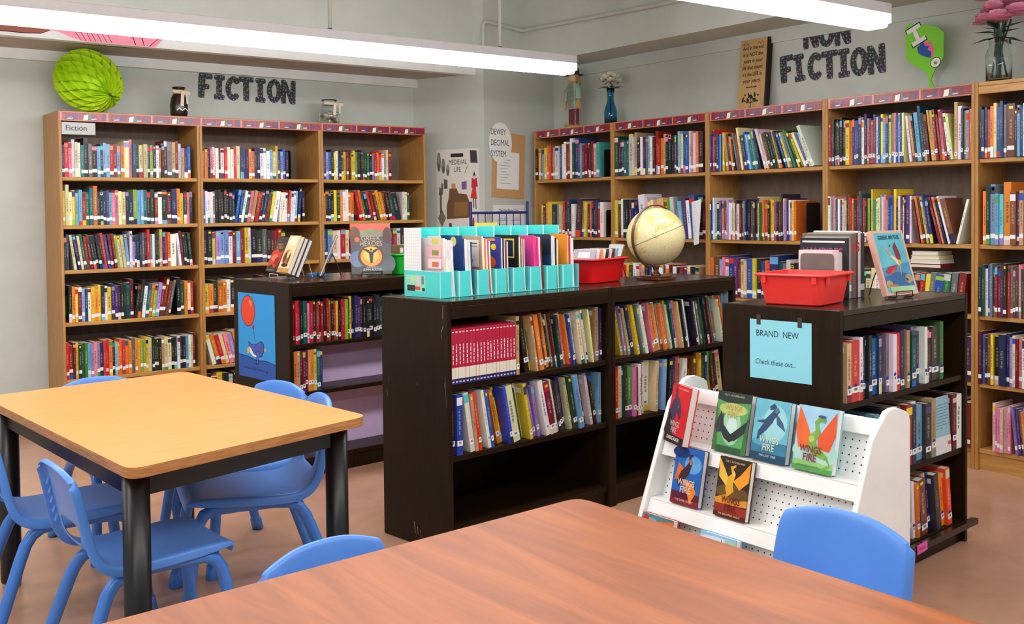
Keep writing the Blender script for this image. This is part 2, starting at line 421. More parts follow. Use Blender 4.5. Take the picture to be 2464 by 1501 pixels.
# ------------------------------------------------------------------ tables
def round_poly(q, r, n=5):
    out = []
    for i in range(len(q)):
        p, a, b = Vector(q[i]), Vector(q[i - 1]), Vector(q[(i + 1) % len(q)])
        p0 = p + (a - p).normalized() * r; p1 = p + (b - p).normalized() * r
        for k in range(n + 1):
            t = k / n; out.append(tuple((1 - t) ** 2 * p0 + 2 * t * (1 - t) * p + t * t * p1))
    return out
def table(label, q, h, topmat, edgemat, th, legr, inset, r):
    c = Vector((sum(p[0] for p in q) / 4, sum(p[1] for p in q) / 4)); ql = [(p[0] - c.x, p[1] - c.y) for p in q]
    t = thing('library_table', label, 'table', frame(c.x, c.y))
    poly = round_poly(ql, r)
    build(MB().prism(poly, h - .0015, h), 'laminate', topmat, t)
    build(MB().prism(poly, h - th, h - .0016), 'table_top', edgemat, t, bevel=.003)
    ins = [tuple(Vector(p) * (1 - inset / Vector(p).length)) for p in ql]
    for i, p in enumerate(ins):
        a, b = Vector(p), Vector(ins[(i + 1) % 4]); d = (b - a).normalized(); n = Vector((-d.y, d.x)) * .012
        a2, b2 = a + d * legr * .9, b - d * legr * .9
        build(MB().prism([tuple(a2 - n), tuple(b2 - n), tuple(b2 + n), tuple(a2 + n)], h - th - .075, h - th - .0005), 'apron', M_blackmetal, t)
    for p in ins:
        l = build(MB().lathe([(0, .018), (legr * .96, .018), (legr, .03), (legr, h - th - .001), (0, h - th - .001)], 24, cx=p[0], cy=p[1]), 'leg', M_blackmetal, t)
        build(MB().lathe([(0, 0), (legr * .86, 0), (legr * .9, .006), (legr * .9, .0178), (0, .0178)], 20, cx=p[0], cy=p[1]), 'glide', M_grey, l)
    return t
TABLE_H = .73
table('maple-topped library table on black legs, blue chairs tucked under it', [(.888, 2.843), (1.782, 3.079), (1.655, 4.483), (.80, 4.367)], TABLE_H, M_maple, M_mapleedge, .032, .039, .12, .055)
table('cherry-topped table in front, its bare reddish surface empty', [(.10, .35), (1.695, .40), (1.670, 1.872), (.10, 1.77)], TABLE_H, M_cherry, M_mapleedge, .032, .039, .12, .045)

# ------------------------------------------------------------------ chairs
def chair_shell():
    P = [(.232, .358), (.240, .385), (.222, .402), (.13, .400), (.02, .396), (-.08, .391), (-.14, .394), (-.176, .412), (-.197, .452), (-.210, .512), (-.223, .58), (-.238, .65), (-.245, .684), (-.251, .697), (-.268, .688)]
    W = [.150, .160, .170, .178, .181, .183, .183, .181, .178, .175, .172, .170, .163, .158, .154]
    Sx = [None, -1, -.93, -.5, -.18, .18, .5, .93, 1, None]
    v, f = [], []
    for i, ((x, z), w) in enumerate(zip(P, W)):
        a, b = Vector(P[max(i - 1, 0)]), Vector(P[min(i + 1, len(P) - 1)]); t = (b - a).normalized()
        out = Vector((t.y, -t.x)) * (1 if i < 6 else 1)
        if out.x > 0 and i > 6: out = -out
        if i <= 6 and out.y > 0: out = -out
        for k, s in enumerate(Sx):
            if s is None:
                fl = (.003, .008, .02)[i] if i < 3 else .03 if i < 13 else .003
                sd = -1 if k == 0 else 1
                v.append((x + out.x * fl, sd * (w + .003), z + out.y * fl - (.035 if i >= 12 else 0)))
            else:
                dz = -.007 * (1 - s * s) if i < 7 else 0
                dx = -.016 * (1 - s * s) if i >= 8 else 0
                ar = -.030 * abs(s) ** 3 if i >= 12 else (-.012 * abs(s) ** 3 if i == 11 else 0)
                v.append((x + dx, s * w, z + dz + ar))
    n = len(Sx)
    for i in range(len(P) - 1):
        for k in range(n - 1):
            if i == 8 and 3 <= k <= 5: continue            # hand slot in the back
            f.append((i * n + k, i * n + k + 1, (i + 1) * n + k + 1, (i + 1) * n + k))
    return MB().add(v, f, smooth=True)
def chair(label, x, y, face, proto=None, sc=1.0):
    M = frame(x, y, 0, face) @ Matrix.Scale(sc, 4)
    if proto:
        c = copy_tree(proto, M); c['label'] = label; return c
    t = thing('student_chair', label, 'chair', M, 'blue student chairs')
    tag(build(chair_shell(), 'molded_shell', M_blue, t, solid=.007, subsurf=2), 'blue plastic seat and back with hand slot')
    for s in (-1, 1):
        pth = [(.245, s * .182, .012), (.205, s * .163, .27), (.196, s * .158, .315), (.176, s * .154, .347), (.14, s * .152, .362), (.06, s * .151, .365), (-.06, s * .151, .365), (-.11, s * .152, .360), (-.142, s * .155, .342), (-.165, s * .16, .31), (-.185, s * .166, .26), (-.275, s * .196, .012)]
        build(MB().tube(pth, .0205, 14), 'leg_tube', M_bluetube, t)
        for (x0, y0, x1, y1) in ((.2465, s * .1828, .2385, s * .179), (-.2775, s * .1968, -.26, s * .1913)):
            build(MB().tube([(x0, y0, 0), (x0, y0, .004), (x1, y1, .052), (x1, y1, .056)], [.0225, .0255, .0245, .0215], 14), 'foot_cap', M_bluetube, t)
    for s in (-1, 1):
        m = MB()
        for k in range(5):
            z = .475 + k * .03; x0 = -.212 - (z - .475) * .19
            m.prism([(x0, z - .001), (x0 - .014, z + .003), (x0 - .005, z + .03)], s * .138 - .009, s * .138 + .009, 'y')
        build(m, 'back_rib', M_blue, t)
    return t
c0 = chair('blue chair tucked under maple table just behind its near black leg', 1.045, 3.235, 0.03)
chair('blue chair beyond it along the same edge, cut off by frame', .975, 3.87, -.04, c0)
chair('blue chair at far end of maple table, only its top edge above it', 1.37, 4.55, -math.pi / 2 + .05, c0)
chair('blue chair facing maple table beside the balloon poster bookcase', 1.71, 4.09, math.radians(194), c0)
chair('blue chair turned side-on at maple table, grey light on its seat', 1.57, 3.60, math.radians(165), c0, 1.06)
chair('blue chair beyond cherry table, only arched top of its back showing', 1.11, 1.80, -math.pi / 2 + .16, c0)
chair('blue chair with broad bare back before white pegboard rack', 1.865, 1.445, math.pi, c0, 1.02)

# ------------------------------------------------------------------ pegboard display rack
RK = frame(0, 2.73, 0, -math.pi / 2)            # local x runs along the rack, local y is depth
RKW = .87
def rk_front(z): return 2.94 - .4 * (.77 - z)
RKT = math.atan(.4)
rack = thing('display_rack', 'white pegboard display rack with slanted front holding face-out novels', 'display rack', RK)
prof = [(rk_front(0) - .02, 0), (3.1, 0), (3.1, .735), (3.094, .757), (3.078, .768), (3.03, .785), (3.0, .786), (2.97, .778), (2.952, .76), (rk_front(.70) - .02, .70)]
for x in (0, RKW - .02):
    build(MB().prism(prof, x, x + .02, 'x'), 'side_panel', M_rackwhite, rack, bevel=.003)
def pegboard():
    m = MB(); z0, z1 = .03, .745; o = .062
    m.add([(.0205, rk_front(z0) + o, z0), (RKW - .0205, rk_front(z0) + o, z0), (RKW - .0205, rk_front(z1) + o, z1), (.0205, rk_front(z1) + o, z1),
           (.0205, rk_front(z0) + o + .006, z0), (RKW - .0205, rk_front(z0) + o + .006, z0), (RKW - .0205, rk_front(z1) + o + .006, z1), (.0205, rk_front(z1) + o + .006, z1)],
          [(0, 1, 2, 3), (7, 6, 5, 4), (0, 3, 7, 4), (1, 5, 6, 2), (3, 2, 6, 7), (0, 4, 5, 1)])
    o_ = build(m, 'pegboard', M_peg, rack)
    uv = o_.data.uv_layers.new(name='UVMap')
    for lp in o_.data.loops:
        co = o_.data.vertices[lp.vertex_index].co; uv.data[lp.index].uv = (co.x, co.z * math.hypot(1, .4))
pegboard()
for zt in (.555, .352, .11):
    y = rk_front(zt)
    b = build(MB().prism([(y - .019, zt - .047), (y - .007, zt - .047), (y + .011, zt - .0005), (y - .001, zt - .0005)], .0205, RKW - .0205, 'x'), 'ledge_strip', M_rackwhite, rack, bevel=.002)
    build(MB().box(.0205, y - .0, zt, RKW - .0205, y + .066, zt + .004), 'ledge', M_rackwhite, b)
y = rk_front(.745)
build(MB().prism([(y + .01, .70), (y + .03, .70), (y + .045, .75), (y + .025, .75)], .0205, RKW - .0205, 'x'), 'top_rail', M_rackwhite, rack, bevel=.003)
build(MB().box(.0205, 3.06, .60, RKW - .0205, 3.08, .70), 'back_rail', M_rackwhite, rack)
# ------------------------------------------------------------------ shelved books
PAL = dict(k=((34, 33, 36), 'black'), K=((62, 62, 64), 'charcoal'), n=((34, 44, 92), 'navy'), b=((40, 92, 186), 'blue'), s=((120, 176, 216), 'sky blue'),
           a=((96, 196, 204), 'aqua'), t=((24, 104, 116), 'teal'), g=((32, 78, 56), 'dark green'), G=((70, 158, 78), 'green'), l=((164, 204, 60), 'lime'),
           y=((244, 208, 44), 'yellow'), Y=((236, 224, 166), 'cream'), o=((240, 132, 40), 'orange'), r=((212, 42, 44), 'red'), m=((128, 30, 44), 'maroon'),
           p=((238, 130, 160), 'pink'), P=((92, 50, 118), 'purple'), v=((164, 140, 204), 'lavender'), w=((240, 240, 238), 'white'), W=((212, 210, 204), 'off-white'),
           c=((206, 164, 118), 'tan'), C=((140, 76, 48), 'brown'), e=((132, 136, 138), 'grey'), q=((186, 34, 66), 'crimson'), x=((232, 78, 60), 'coral'), h=((226, 196, 200), 'dusty pink'))
TOK = re.compile(r'([<>]\d+)|(_\d)|([a-zA-Z])(\d?)([+\-]*)')
ORD = ('first second third fourth fifth sixth seventh eighth ninth tenth eleventh twelfth thirteenth fourteenth fifteenth sixteenth seventeenth eighteenth nineteenth twentieth').split()
ORD += ['twenty-' + o for o in ORD[:9]] + ['thirtieth'] + ['thirty-' + o for o in ORD[:9]] + ['fortieth'] + ['forty-' + o for o in ORD[:9]] + ['fiftieth'] + ['fifty-' + o for o in ORD[:9]]
MASS = MB()                                       # the many smaller books of the wall cases
PAGE = (226, 218, 200)
N_IND = 0
def tint(c, rnd, a=14): return tuple(max(4, min(250, int(v + rnd.uniform(-a, a)))) for v in c)
def spine_cells(rnd, L, w, h, base, lab):
    """horizontal bands of a spine with a lettered middle column: list of (z0, z1, x0, x1, colour) over the base"""
    lum = sum(base) / 3
    ink = rnd.choice([(240, 238, 230), (244, 220, 120), (240, 238, 230), (200, 210, 220)]) if lum < 120 else rnd.choice([(40, 36, 40), (120, 30, 36), (30, 40, 90), (246, 246, 240)])
    out = []
    if L == 'q':
        out += [(0, h * .10, 0, w, (26, 40, 104)), (h * .10, h * .30, 0, w, (232, 226, 206)), (h * .93, h * .95, w * .2, w * .8, (240, 236, 220)), (h * .03, h * .06, w * .2, w * .8, (230, 230, 230))]
        z0, z1 = h * .36, h * .72
    else:
        if rnd.random() < .33: out.append((h * rnd.uniform(.8, .88), h * rnd.uniform(.92, .98), 0, w, tint(rnd.choice(list(PAL.values()))[0], rnd)))
        if rnd.random() < .22: out.append((0, h * rnd.uniform(.1, .22), 0, w, tint(rnd.choice(list(PAL.values()))[0], rnd)))
        if rnd.random() < .10: out.append((h * .9, h * .95, w * .25, w * .75, (250, 226, 40)))
        z0, z1 = h * rnd.uniform(.34, .42), h * rnd.uniform(.68, .8)
    ink = tuple(int(.45 * i + .55 * b) for i, b in zip(ink, base)) if L != 'q' else (236, 222, 228)
    z = z0
    while z < z1:
        d = rnd.uniform(.006, .02)
        out.append((z, min(z + d, z1), w * rnd.uniform(.3, .38), w * rnd.uniform(.56, .68), ink))
        z += d + rnd.uniform(.003, .006)
    return out
def parse(spec):
    it, ang = [], 0
    for a, g, c, wd, hm in TOK.findall(spec):
        if a: ang = (int(a[1:]) if a[0] == '>' else -int(a[1:]))
        elif g: it.append(('gap', int(g[1])))
        else: it.append((c, int(wd or 2), hm.count('+') - hm.count('-'), ang))
    return it
def row(F, z, x0, x1, spec, h, dp, seed, where=None, lab='white', group=None, setb=(.004, .016), labz=(.030, .052), hv=.06, wv=.18, hmax=.268):
    """one run of books on a shelf; WHERE names the shelf when every book is an object of its own"""
    global N_IND
    rnd = random.Random(seed); it = parse(spec); B = []
    for t in it:
        if t[0] == 'gap': B.append(None if t[1] == 0 else ('gap', t[1])); continue
        c, wd, hm, ang = t
        hh = h * (1 + rnd.uniform(-hv, hv) + .13 * hm) if c != 'q' else h
        B.append([c, wd * (1 + rnd.uniform(-wv, wv)) if c != 'q' else wd, hh, math.radians(ang + (rnd.uniform(-1.2, 1.2) if ang else 0)), dp * rnd.uniform(.88, 1.08) * (1 + .06 * hm)])
    for b in B:
        if b[0] != 'gap': b[2] = min(b[2], hmax - .010 - .004 * rnd.random())
    eps, gaps, wsum, pa, ph = .0009, 0, 0, 0.0, 9.0
    for b in B:
        if b[0] == 'gap': wsum += b[1]; continue
        gaps += max(0, math.tan(b[3]) - math.tan(pa)) * min(ph + .02, b[2]) + eps; wsum += b[1] / math.cos(b[3]); pa, ph = b[3], b[2]
    gaps += max(0, -math.tan(pa)) * ph
    sc = max(.0012, (x1 - x0 - gaps) / wsum); x, pa, ph, k = x0, 0.0, 9.0, 0
    for b in B:
        if b[0] == 'gap': x += b[1] * sc; continue
        c, wd, hh, a, dd = b; w = wd * sc; k += 1
        x += max(0, math.tan(a) - math.tan(pa)) * min(ph + .02, hh) + eps; pa, ph = a, hh
        yo = rnd.uniform(*setb)
        if a >= 0: L = Matrix.Translation((x, yo, z + .0006)) @ Matrix.Rotation(-a, 4, 'Y')
        else: L = Matrix.Translation((x + w / math.cos(a), yo, z + .0006)) @ Matrix.Rotation(-a, 4, 'Y') @ Matrix.Translation((-w, 0, 0))
        x += w / math.cos(a)
        base = tint(PAL[c][0], rnd) if c != 'q' else PAL['q'][0]
        if c not in 'qwWkn': f_ = rnd.uniform(.86, 1.05) if c in 'yYoxcshpv' else rnd.uniform(.66, 1.04); base = tuple(int(v * f_) for v in base)
        has = lab and (rnd.random() < (.86 if where else .74)) and c != 'q'
        cells = spine_cells(rnd, c, w, hh, base, has)
        art = tint(rnd.choice(list(PAL.values()))[0], rnd)
        M = F @ L
        lz0 = labz[0] + rnd.uniform(-.012, .012); lz1 = lz0 + (labz[1] - labz[0])
        def dress(m, e):
            for z0, z1, xa, xb, cc in cells: m.poly([(xa, z0), (xb, z0), (xb, z1), (xa, z1)], e, cc)
            # back cover: picture panel and barcode sticker
            fx = -.0003
            r4 = lambda y0, z0, y1, z1: [(fx, y0, z0), (fx, y1, z0), (fx, y1, z1), (fx, y0, z1)]
            if rnd.random() < .5: m.add(r4(dd * .18, hh * .2, dd * .85, hh * .72), [(0, 3, 2, 1)], art)
            if rnd.random() < .45: m.add([(fx * 1.7, p[1], p[2]) for p in r4(dd * .08, hh * .84, dd * .34, hh * .93)], [(0, 3, 2, 1)], (238, 238, 234))
        if where is None:
            m = MASS; m.M = M; p = .004
            m.box(0, 0, 0, w, dd, hh, [base, PAGE if w > .006 else base, base, base, PAGE, base])
            dress(m, -.0003)
            if has: m.poly([(.0004, lz0), (w - .0004, lz0), (w - .0004, lz1), (.0004, lz1)], -.0006, (244, 244, 242))
            m.M = None
        else:
            N_IND += 1
            t_ = min(.0022, w * .18); m = MB()
            m.prism([(0, 0), (w, 0), (w, dd), (w - t_, dd), (w - t_, t_), (t_, t_), (t_, dd), (0, dd)], 0, hh, 'z', base)
            dress(m, -.0003)
            sz = 'thick ' if w > .03 else 'slim ' if w < .011 else ''
            lb = f"{sz}{PAL[c][1]} book, {ORD[k - 1]} from the left {where}"
            o = tag(build(m, 'book', M_print, None, M), lb, 'book', group)
            build(MB().box(t_ + .0002, t_ + .0002, .003, w - t_ - .0002, dd - .003, hh - .003, PAGE), 'page_block', M_paper, o)
            if has:
                m = MB()
                if lab == 'dot':
                    m.disc(w / 2, lz1 + .004, min(.009, w * .5), .009, -.0006, (30, 50, 150), 12)
                m.box(.0006, -.0013, lz0, w - .0006, -.0007, lz1, (244, 244, 242)).poly([(w * .3, lz0 + .008), (w * .7, lz0 + .008), (w * .7, lz0 + .018), (w * .3, lz0 + .018)], -.0014, (120, 124, 130))
                build(m, 'spine_label', M_paper, o)

def bayrow(F, z, f0, f1, spec, h, dp, seed, th=.021, W=.934, **k):
    row(F, z, th + f0 * (W - 2 * th), th + f1 * (W - 2 * th), spec, h, dp, seed, **k)

# low espresso bookcases: every book an object
row(FM, .71, .027, .40, 'qqqqqqqqqqqqqqqqqqq', .232, .17, 1, 'on the top shelf under the magazine files', None, 'set of crimson volumes', (.006, .009))
row(FM, .71, .402, 1.0, 'c3+r2+r2+>10k5+y2+c2C2o5k2C2o5kgcC2ok2g3Y4pobs2wY4WCmvY2cP2w2<0c4n3', .25, .19, 2, 'among the varied books beside the crimson set', 'white', 'tall books beside the crimson set', (.006, .065))
row(FM, .41, .03, 1.0, 'k3b4W1>9W3+crwr2wbwp>12o3yb2Y5+gnY2y2o2v2v2P2w4m5w3kK2on3Y2g4+s4rw2k4We3k2<0s3', .25, .19, 3, 'on the lower shelf under the magazine files', 'white', 'books on the lower shelf under the magazine files', (.006, .065))
row(FM2, .71, .027, 1.0, 'C2w5>13yvcn3y2G4ewv4+mpo5wWco3wYytpcyk2wk4Pnkwtn2egk2GkCYYsWco<0s3+', .25, .19, 4, 'on the top shelf below the globe', 'white', 'books on the top shelf below the globe', (.006, .065))
row(FM2, .41, .027, 1.0, 'Y2r2yw2kG4pkwb2w2s2<3w4+Yc2K2stkrcbor2w4<0r3Cm2mygn2G>10oCk2k2Y4', .25, .19, 5, 'on the lower shelf below the globe', 'white', 'books on the lower shelf below the globe', (.006, .065))
row(FR, .715, .03, .90, 'm3c3x4w2k2K2kkb3nk3e2wrnGcl2t3nvP2w2mk3K4G2l3', .225, .15, 6, 'on the top shelf beside the blue sign', 'dot', 'new novels on the top shelf', (.01, .05), (.03, .052))
row(FR, .405, .10, .78, 'kekwK2kske2kmkwkr3nw3s3K3c', .235, .16, 7, 'on the middle shelf behind the pegboard rack', 'dot', 'new novels on the middle shelf', (.01, .04), (.03, .052))
row(FR, .405, .93, 1.02, 'mw3', .235, .16, 17, 'beside the pale blue sheet on the middle shelf', 'dot', 'new novels on the middle shelf', (.01, .02), (.03, .052))
row(FR, .095, .42, .93, 'ewkr>4Ke5wo2>8C4cn2K3oo2x3', .235, .16, 8, 'on the bottom shelf behind the pegboard rack', 'dot', 'new novels on the bottom shelf', (.01, .04), (.03, .052))
row(FL, .727, .028, .86, 'rrrkt3prkrkrkrokrykrlgyk2nPkkkk4kK3g3ak3t3K2nynbk2tk', .225, .15, 9, 'on the top shelf beside the balloon poster', 'white', 'dark novels on the top shelf beside the balloon poster', (.01, .03))
row(FL, .466, .03, .215, 'o2cm2mnocy2tn2', .235, .16, 10, 'on the middle shelf against the black bookend', 'white', 'slim volumes on the lavender shelf', (.01, .02), hmax=.236)

# wall cases: the largest (under the non-fiction lettering) are objects too
NF = dict(setb=(-.004, .012))
bayrow(FB[3], B_Z[0], .0, 1, 'rrkkkkkkky4o2n2Pbnc1w2n+oPrewbk1ys3bYl2p2bw2bY2>7wcks4t2+kmycr2C2pr2wY<0c3+w3+n2lvo2', .27, .20, 21, where='on the top shelf under the non-fiction letters', group='tall books under the non-fiction letters', hmax=.33, **NF)

# wall cases: the rest, far away and small
A = [(0, 0, 0, .96, 'nrpW+Ywtk3+ek3snss2rrso2Y3+p2+tk2Y3Y3nl2n2w2okm+e3+c+m2+W+cnb', .215),
 (0, 1, 0, .97, 'yY+YyssrG2t2+o2+nk2n2P2sppYYkn3lsstkgrw3k4m3n3o2+ygpk2', .222),
 (0, 2, 0, .96, 'k2n>9Y2nYg>8rCkkkkrb>6mmlYYs<0W+vn2k2n2ekr2+ew2kg2c2+nrow4>6w2mk2k2g2<0', .225),
 (0, 3, .03, .96, 'k2o2y2m2s2n2wyo2ykwynP2k2kkt2m2+<8kk+wtolvm<10r2+C2e<0k3+goYr', .225),
 (0, 4, 0, .97, 'r2r3mykGGsvpvnrroksoorooeoollyYk2g2k2kc2Y3Y3k2kwnkswYm2', .225),
 (0, 5, 0, .95, 'mkyoYrbkeegnkYrsokbwgkrkY', .2),
 (1, 0, 0, .74, 'ook2p2wwmwrwwrY3+nPnoonkw2ww2sY3y+bvbk2', .21),
 (1, 1, 0, .88, 'bwwwekkkkkkg<10b2b2w2gp2c2r3ktrgyw3<4wwwrwwsn2+<0k', .225),
 (1, 2, 0, .70, 'kk2yv2sswmsry2+w+k3k3e2k2mm2r2k2', .235),
 (1, 3, 0, .70, 'yogoow2k2+rmyky2gm+wkYrb', .215),
 (1, 4, 0, .80, '>14w2or2YpvoYlwe2okrgcYb', .22),
 (1, 5, 0, .9, 'kYykWkekgswnkteYrkb', .215),
 (2, 0, 0, .68, 'wPvbk2ywkgyrkyylkk2ggGkvro2rwe2Y2+m2', .215),
 (2, 1, 0, .86, 'o2kkkygowwoo>13r2ogk2r2r2C2yo2k2mtk4<0W2Yt2', .225),
 (2, 2, 0, .93, 'bsYw2rYkcrwkkgrmPrWkbwr', .215),
 (2, 3, 0, .6, 'kYbrgkwYorkb', .21)]
for b, s, f0, f1, sp, hh in A:
    bayrow(FA[b], A_Z[s], f0, f1, sp, hh, .165, 100 + b * 10 + s, W=AW, setb=(.022, .04), hmax=(2.03 if s == 0 else A_Z[s - 1] - .024) - A_Z[s])
Bq = [(0, 0, .0, .86, 'k3yrsyoxC3cW3bYw+mr2w+gb3+P2smmmmmc3a3', .27),
 (0, 1, .08, .90, 'yPoyyk4eYYrkb2+k2w3<4K4+c2y2<0PoknPr2w3', .27),
 (0, 2, .1, .9, 'kngbYrkwmeoPkgb', .23),
 (1, 0, 0, .98, 'g3+mkbGbY3+W2c+knwn2eswmr2+rockkkeks+YtbW+pWo2k3', .27),
 (1, 1, 0, 1, 'y2CwgkKn2n>6w4+hYYpc4yGWe2s3P2w2b4+<0k3m2', .28),
 (1, 2, 0, .93, 'wkrygwWpckbwPwPomwkrPY2kc', .19),
 (2, 0, 0, .94, 'bmr+kbsny>7ckok>10eCY+gnbs>12tGbk>17W3+W2mgkkyk>20byeG>24gyYbY>24W3+', .245),
 (2, 1, .0, .78, 'b2nw+sk3ePpgcvwwcYkW3CCsn2kk3e2tmgY+Goox2rkyyrb2kCk+Y2vPwvy2o2', .255),
 (2, 2, 0, .99, 'o2C4+vpWb3+PmYcb3ykborn4+teWg2k2pbcmkG', .25),
 (2, 3, 0, 1, 'kybmwpgk3bwroYGenkrwb2kbPgw', .24),
 (3, 1, 0, .99, 'wvpybwnhYkCro2k3re+t+rklk3y2+GwY3sh2pcbby3+kWmw2kP3w2>9mokybn3>14rckwC5<14w2<0', .265),
 (3, 2, .0, .97, 'wYWkyeogYYwYr2t3y<6nkmr2yeb3Ge<8m3<0', .22),
 (3, 3, .0, 1, 'kyPmb2wGrnkYobck3wegmP', .24),
 (3, 4, .0, 1, 'kmrYkgCkmreknYkm', .24),
 (4, 0, 0, 1, 'kn2nroY2+b2b+eC5k2sbwwrpbYkgwnorb', .265),
 (4, 1, .02, 1, 'og+s3+s2a2o4+C3P2ckbY4YCrwPonG', .28),
 (4, 2, 0, 1, 'kgwb2en2rmPk2reCgpgyYy2W2ybPrkGnw', .27),
 (4, 3, 0, 1, 'mbKCyk3n4nvWmpwYcbrkGbPwoY', .265),
 (4, 4, .08, 1, 'hpphphp>5vP2eovP2ok2<0rrxrprxrrpr', .245)]
for b, s, f0, f1, sp, hh in Bq:
    bayrow(FB[b], B_Z[s], f0, f1, sp * 2 if b == 4 else sp, hh, .185, 200 + b * 10 + s, hmax=(2.02 if s == 0 else B_Z[s - 1] - .024) - B_Z[s], **NF)
for k, (c, lb) in enumerate([('m', 'maroon book lying flat, lowest of the small pile behind the Greek myths book'), ('w', 'white book lying flat, second from bottom of the pile behind the Greek myths book'), ('Y', 'cream book lying flat, third from bottom of the pile behind the Greek myths book'), ('W', 'off-white book lying flat on top of the pile behind the Greek myths book')]):
    o = tag(build(MB().box(0, 0, 0, .19 - .012 * k, .15, .003, PAL[c][0]).box(0, 0, .019, .19 - .012 * k, .15, .022, PAL[c][0]).box(.186 - .012 * k, .003, .003, .19 - .012 * k, .147, .019, PAL[c][0]), 'book', M_print, None, FB[3] @ frame(.55 + .004 * k, .006 + .003 * k, B_Z[2] + .246 + k * .0235)), lb, 'book', 'books lying flat behind the Greek myths book')
    build(MB().box(.002, .002, .0031, .1855 - .012 * k, .148, .0189, PAGE), 'page_block', M_paper, o)
# ------------------------------------------------------------------ books shown face-out
def cover_book(name, label, M, w, h, t, base, art, texts, cat='book', group=None, edge=(236, 232, 222), matl=None):
    """front cover on local y = 0 facing -y, spine along x = 0, pages showing at x = w"""
    b = .0022
    o = tag(build(MB().prism([(0, 0), (w, 0), (w, b), (b, b), (b, t - b), (w, t - b), (w, t), (0, t)], 0, h, 'z', base), name, matl or M_gloss, None, M), label, cat, group)
    build(MB().box(b + .0002, b + .0002, .003, w - .004, t - b - .0002, h - .003, edge), 'page_block', M_paper, o)
    m = MB()
    for i, (c, pts) in enumerate(art):
        e = -.0003 - i * .00012
        m.poly([(p[0] * w, p[1] * h) for p in pts], e, c)
    if art: build(m, 'cover_picture', matl or M_cover, o)
    if texts:
        m = MB(); e = -.0006 - len(art) * .00012
        for (s, x, z, size, c, kw) in texts: put_text(m, s, x * w, z * h, e, size * h, c, **kw)
        build(m, 'cover_title', matl or M_gloss, o)
    return o
def ell(cx, cy, rx, ry, n=18, a0=0, a1=360): return [(cx + rx * math.cos(math.radians(a0 + (a1 - a0) * i / n)), cy + ry * math.sin(math.radians(a0 + (a1 - a0) * i / n))) for i in range(n + (a1 - a0 < 360))]
def ribbon(pts, ws):
    """closed outline of a curved tapering body"""
    L, R_ = [], []
    for i, p in enumerate(pts):
        a, b = Vector(pts[max(i - 1, 0)]), Vector(pts[min(i + 1, len(pts) - 1)]); t = (b - a).normalized(); n = Vector((-t.y, t.x)) * ws[i]
        L.append((p[0] + n.x, p[1] + n.y)); R_.append((p[0] - n.x, p[1] - n.y))
    return L + R_[::-1]
def quads(pts, ws, c):
    """the same body as a run of quads so that bends never fold"""
    o = ribbon(pts, ws); n = len(pts)
    return [(c, [o[i], o[i + 1], o[2 * n - 2 - i], o[2 * n - 1 - i]]) for i in range(n - 1)]
FULL = [(0, 0), (1, 0), (1, 1), (0, 1)]
def band(z0, z1): return [(0, z0), (1, z0), (1, z1), (0, z1)]
def beast(body, belly, wing, wing2, pts, ws, wl, wr):
    return ([(wing, wl)] if wl else []) + ([(wing2, wr)] if wr else []) + quads(pts, ws, body) + ([(belly, ell(pts[len(pts) // 2][0], pts[len(pts) // 2][1], ws[len(ws) // 2] * .7, .05))] if belly else [])
def rack_book(zt, yc, w, h, t, label, base, art, texts, yaw=0, lean=.21, out=0.0):
    M = RK @ frame(2.73 - yc - w / 2, rk_front(zt) + .001 - out, zt + .0045 + t * math.sin(lean)) @ Matrix.Rotation(yaw, 4, 'Z') @ Matrix.Rotation(-lean, 4, 'X')
    return cover_book('hardcover_book', label, M, w, h, t, base, art, texts, group='novels on the pegboard rack')
WC = dict(align='CENTER', bold=.0006)
def wings(z, c, s=.16, x=.5): return [('WINGS', x, z, s * 1.0, c, dict(WC, width=.80)), ('of', x - .02, z - .035, s * .28, c, dict(align='CENTER')), ('FIRE', x, z - s * .86, s * 1.05, c, dict(WC, width=.86))]
SER = [(.5, .5)]
rack_book(.555, 2.628, .145, .215, .03, 'red hardcover with dark horned head, standing ajar at far end of rack top tier', (214, 26, 36),
    [((214, 28, 38), FULL), ((30, 26, 34), band(0, .14))] + quads([(.05, .1), (.2, .45), (.3, .62), (.42, .66), (.55, .58), (.62, .44)], [.16, .18, .17, .13, .09, .05], (66, 56, 84)) + [((66, 56, 84), [(.22, .66), (.2, 1.0), (.42, .7)]), ((150, 140, 165), ell(.47, .63, .03, .012)), ((36, 28, 40), [(0, 0), (.45, 0), (.25, .4), (0, .55)])],
    wings(.29, (190, 176, 176), .13, .45) + [('DARKSTALKER', .48, .055, .085, (226, 220, 214), dict(align='CENTER', width=.8, bold=.0004)), ('TUI T. SUTHERLAND', .62, .93, .04, (250, 220, 210), dict(align='CENTER'))], yaw=-.36, out=.016)
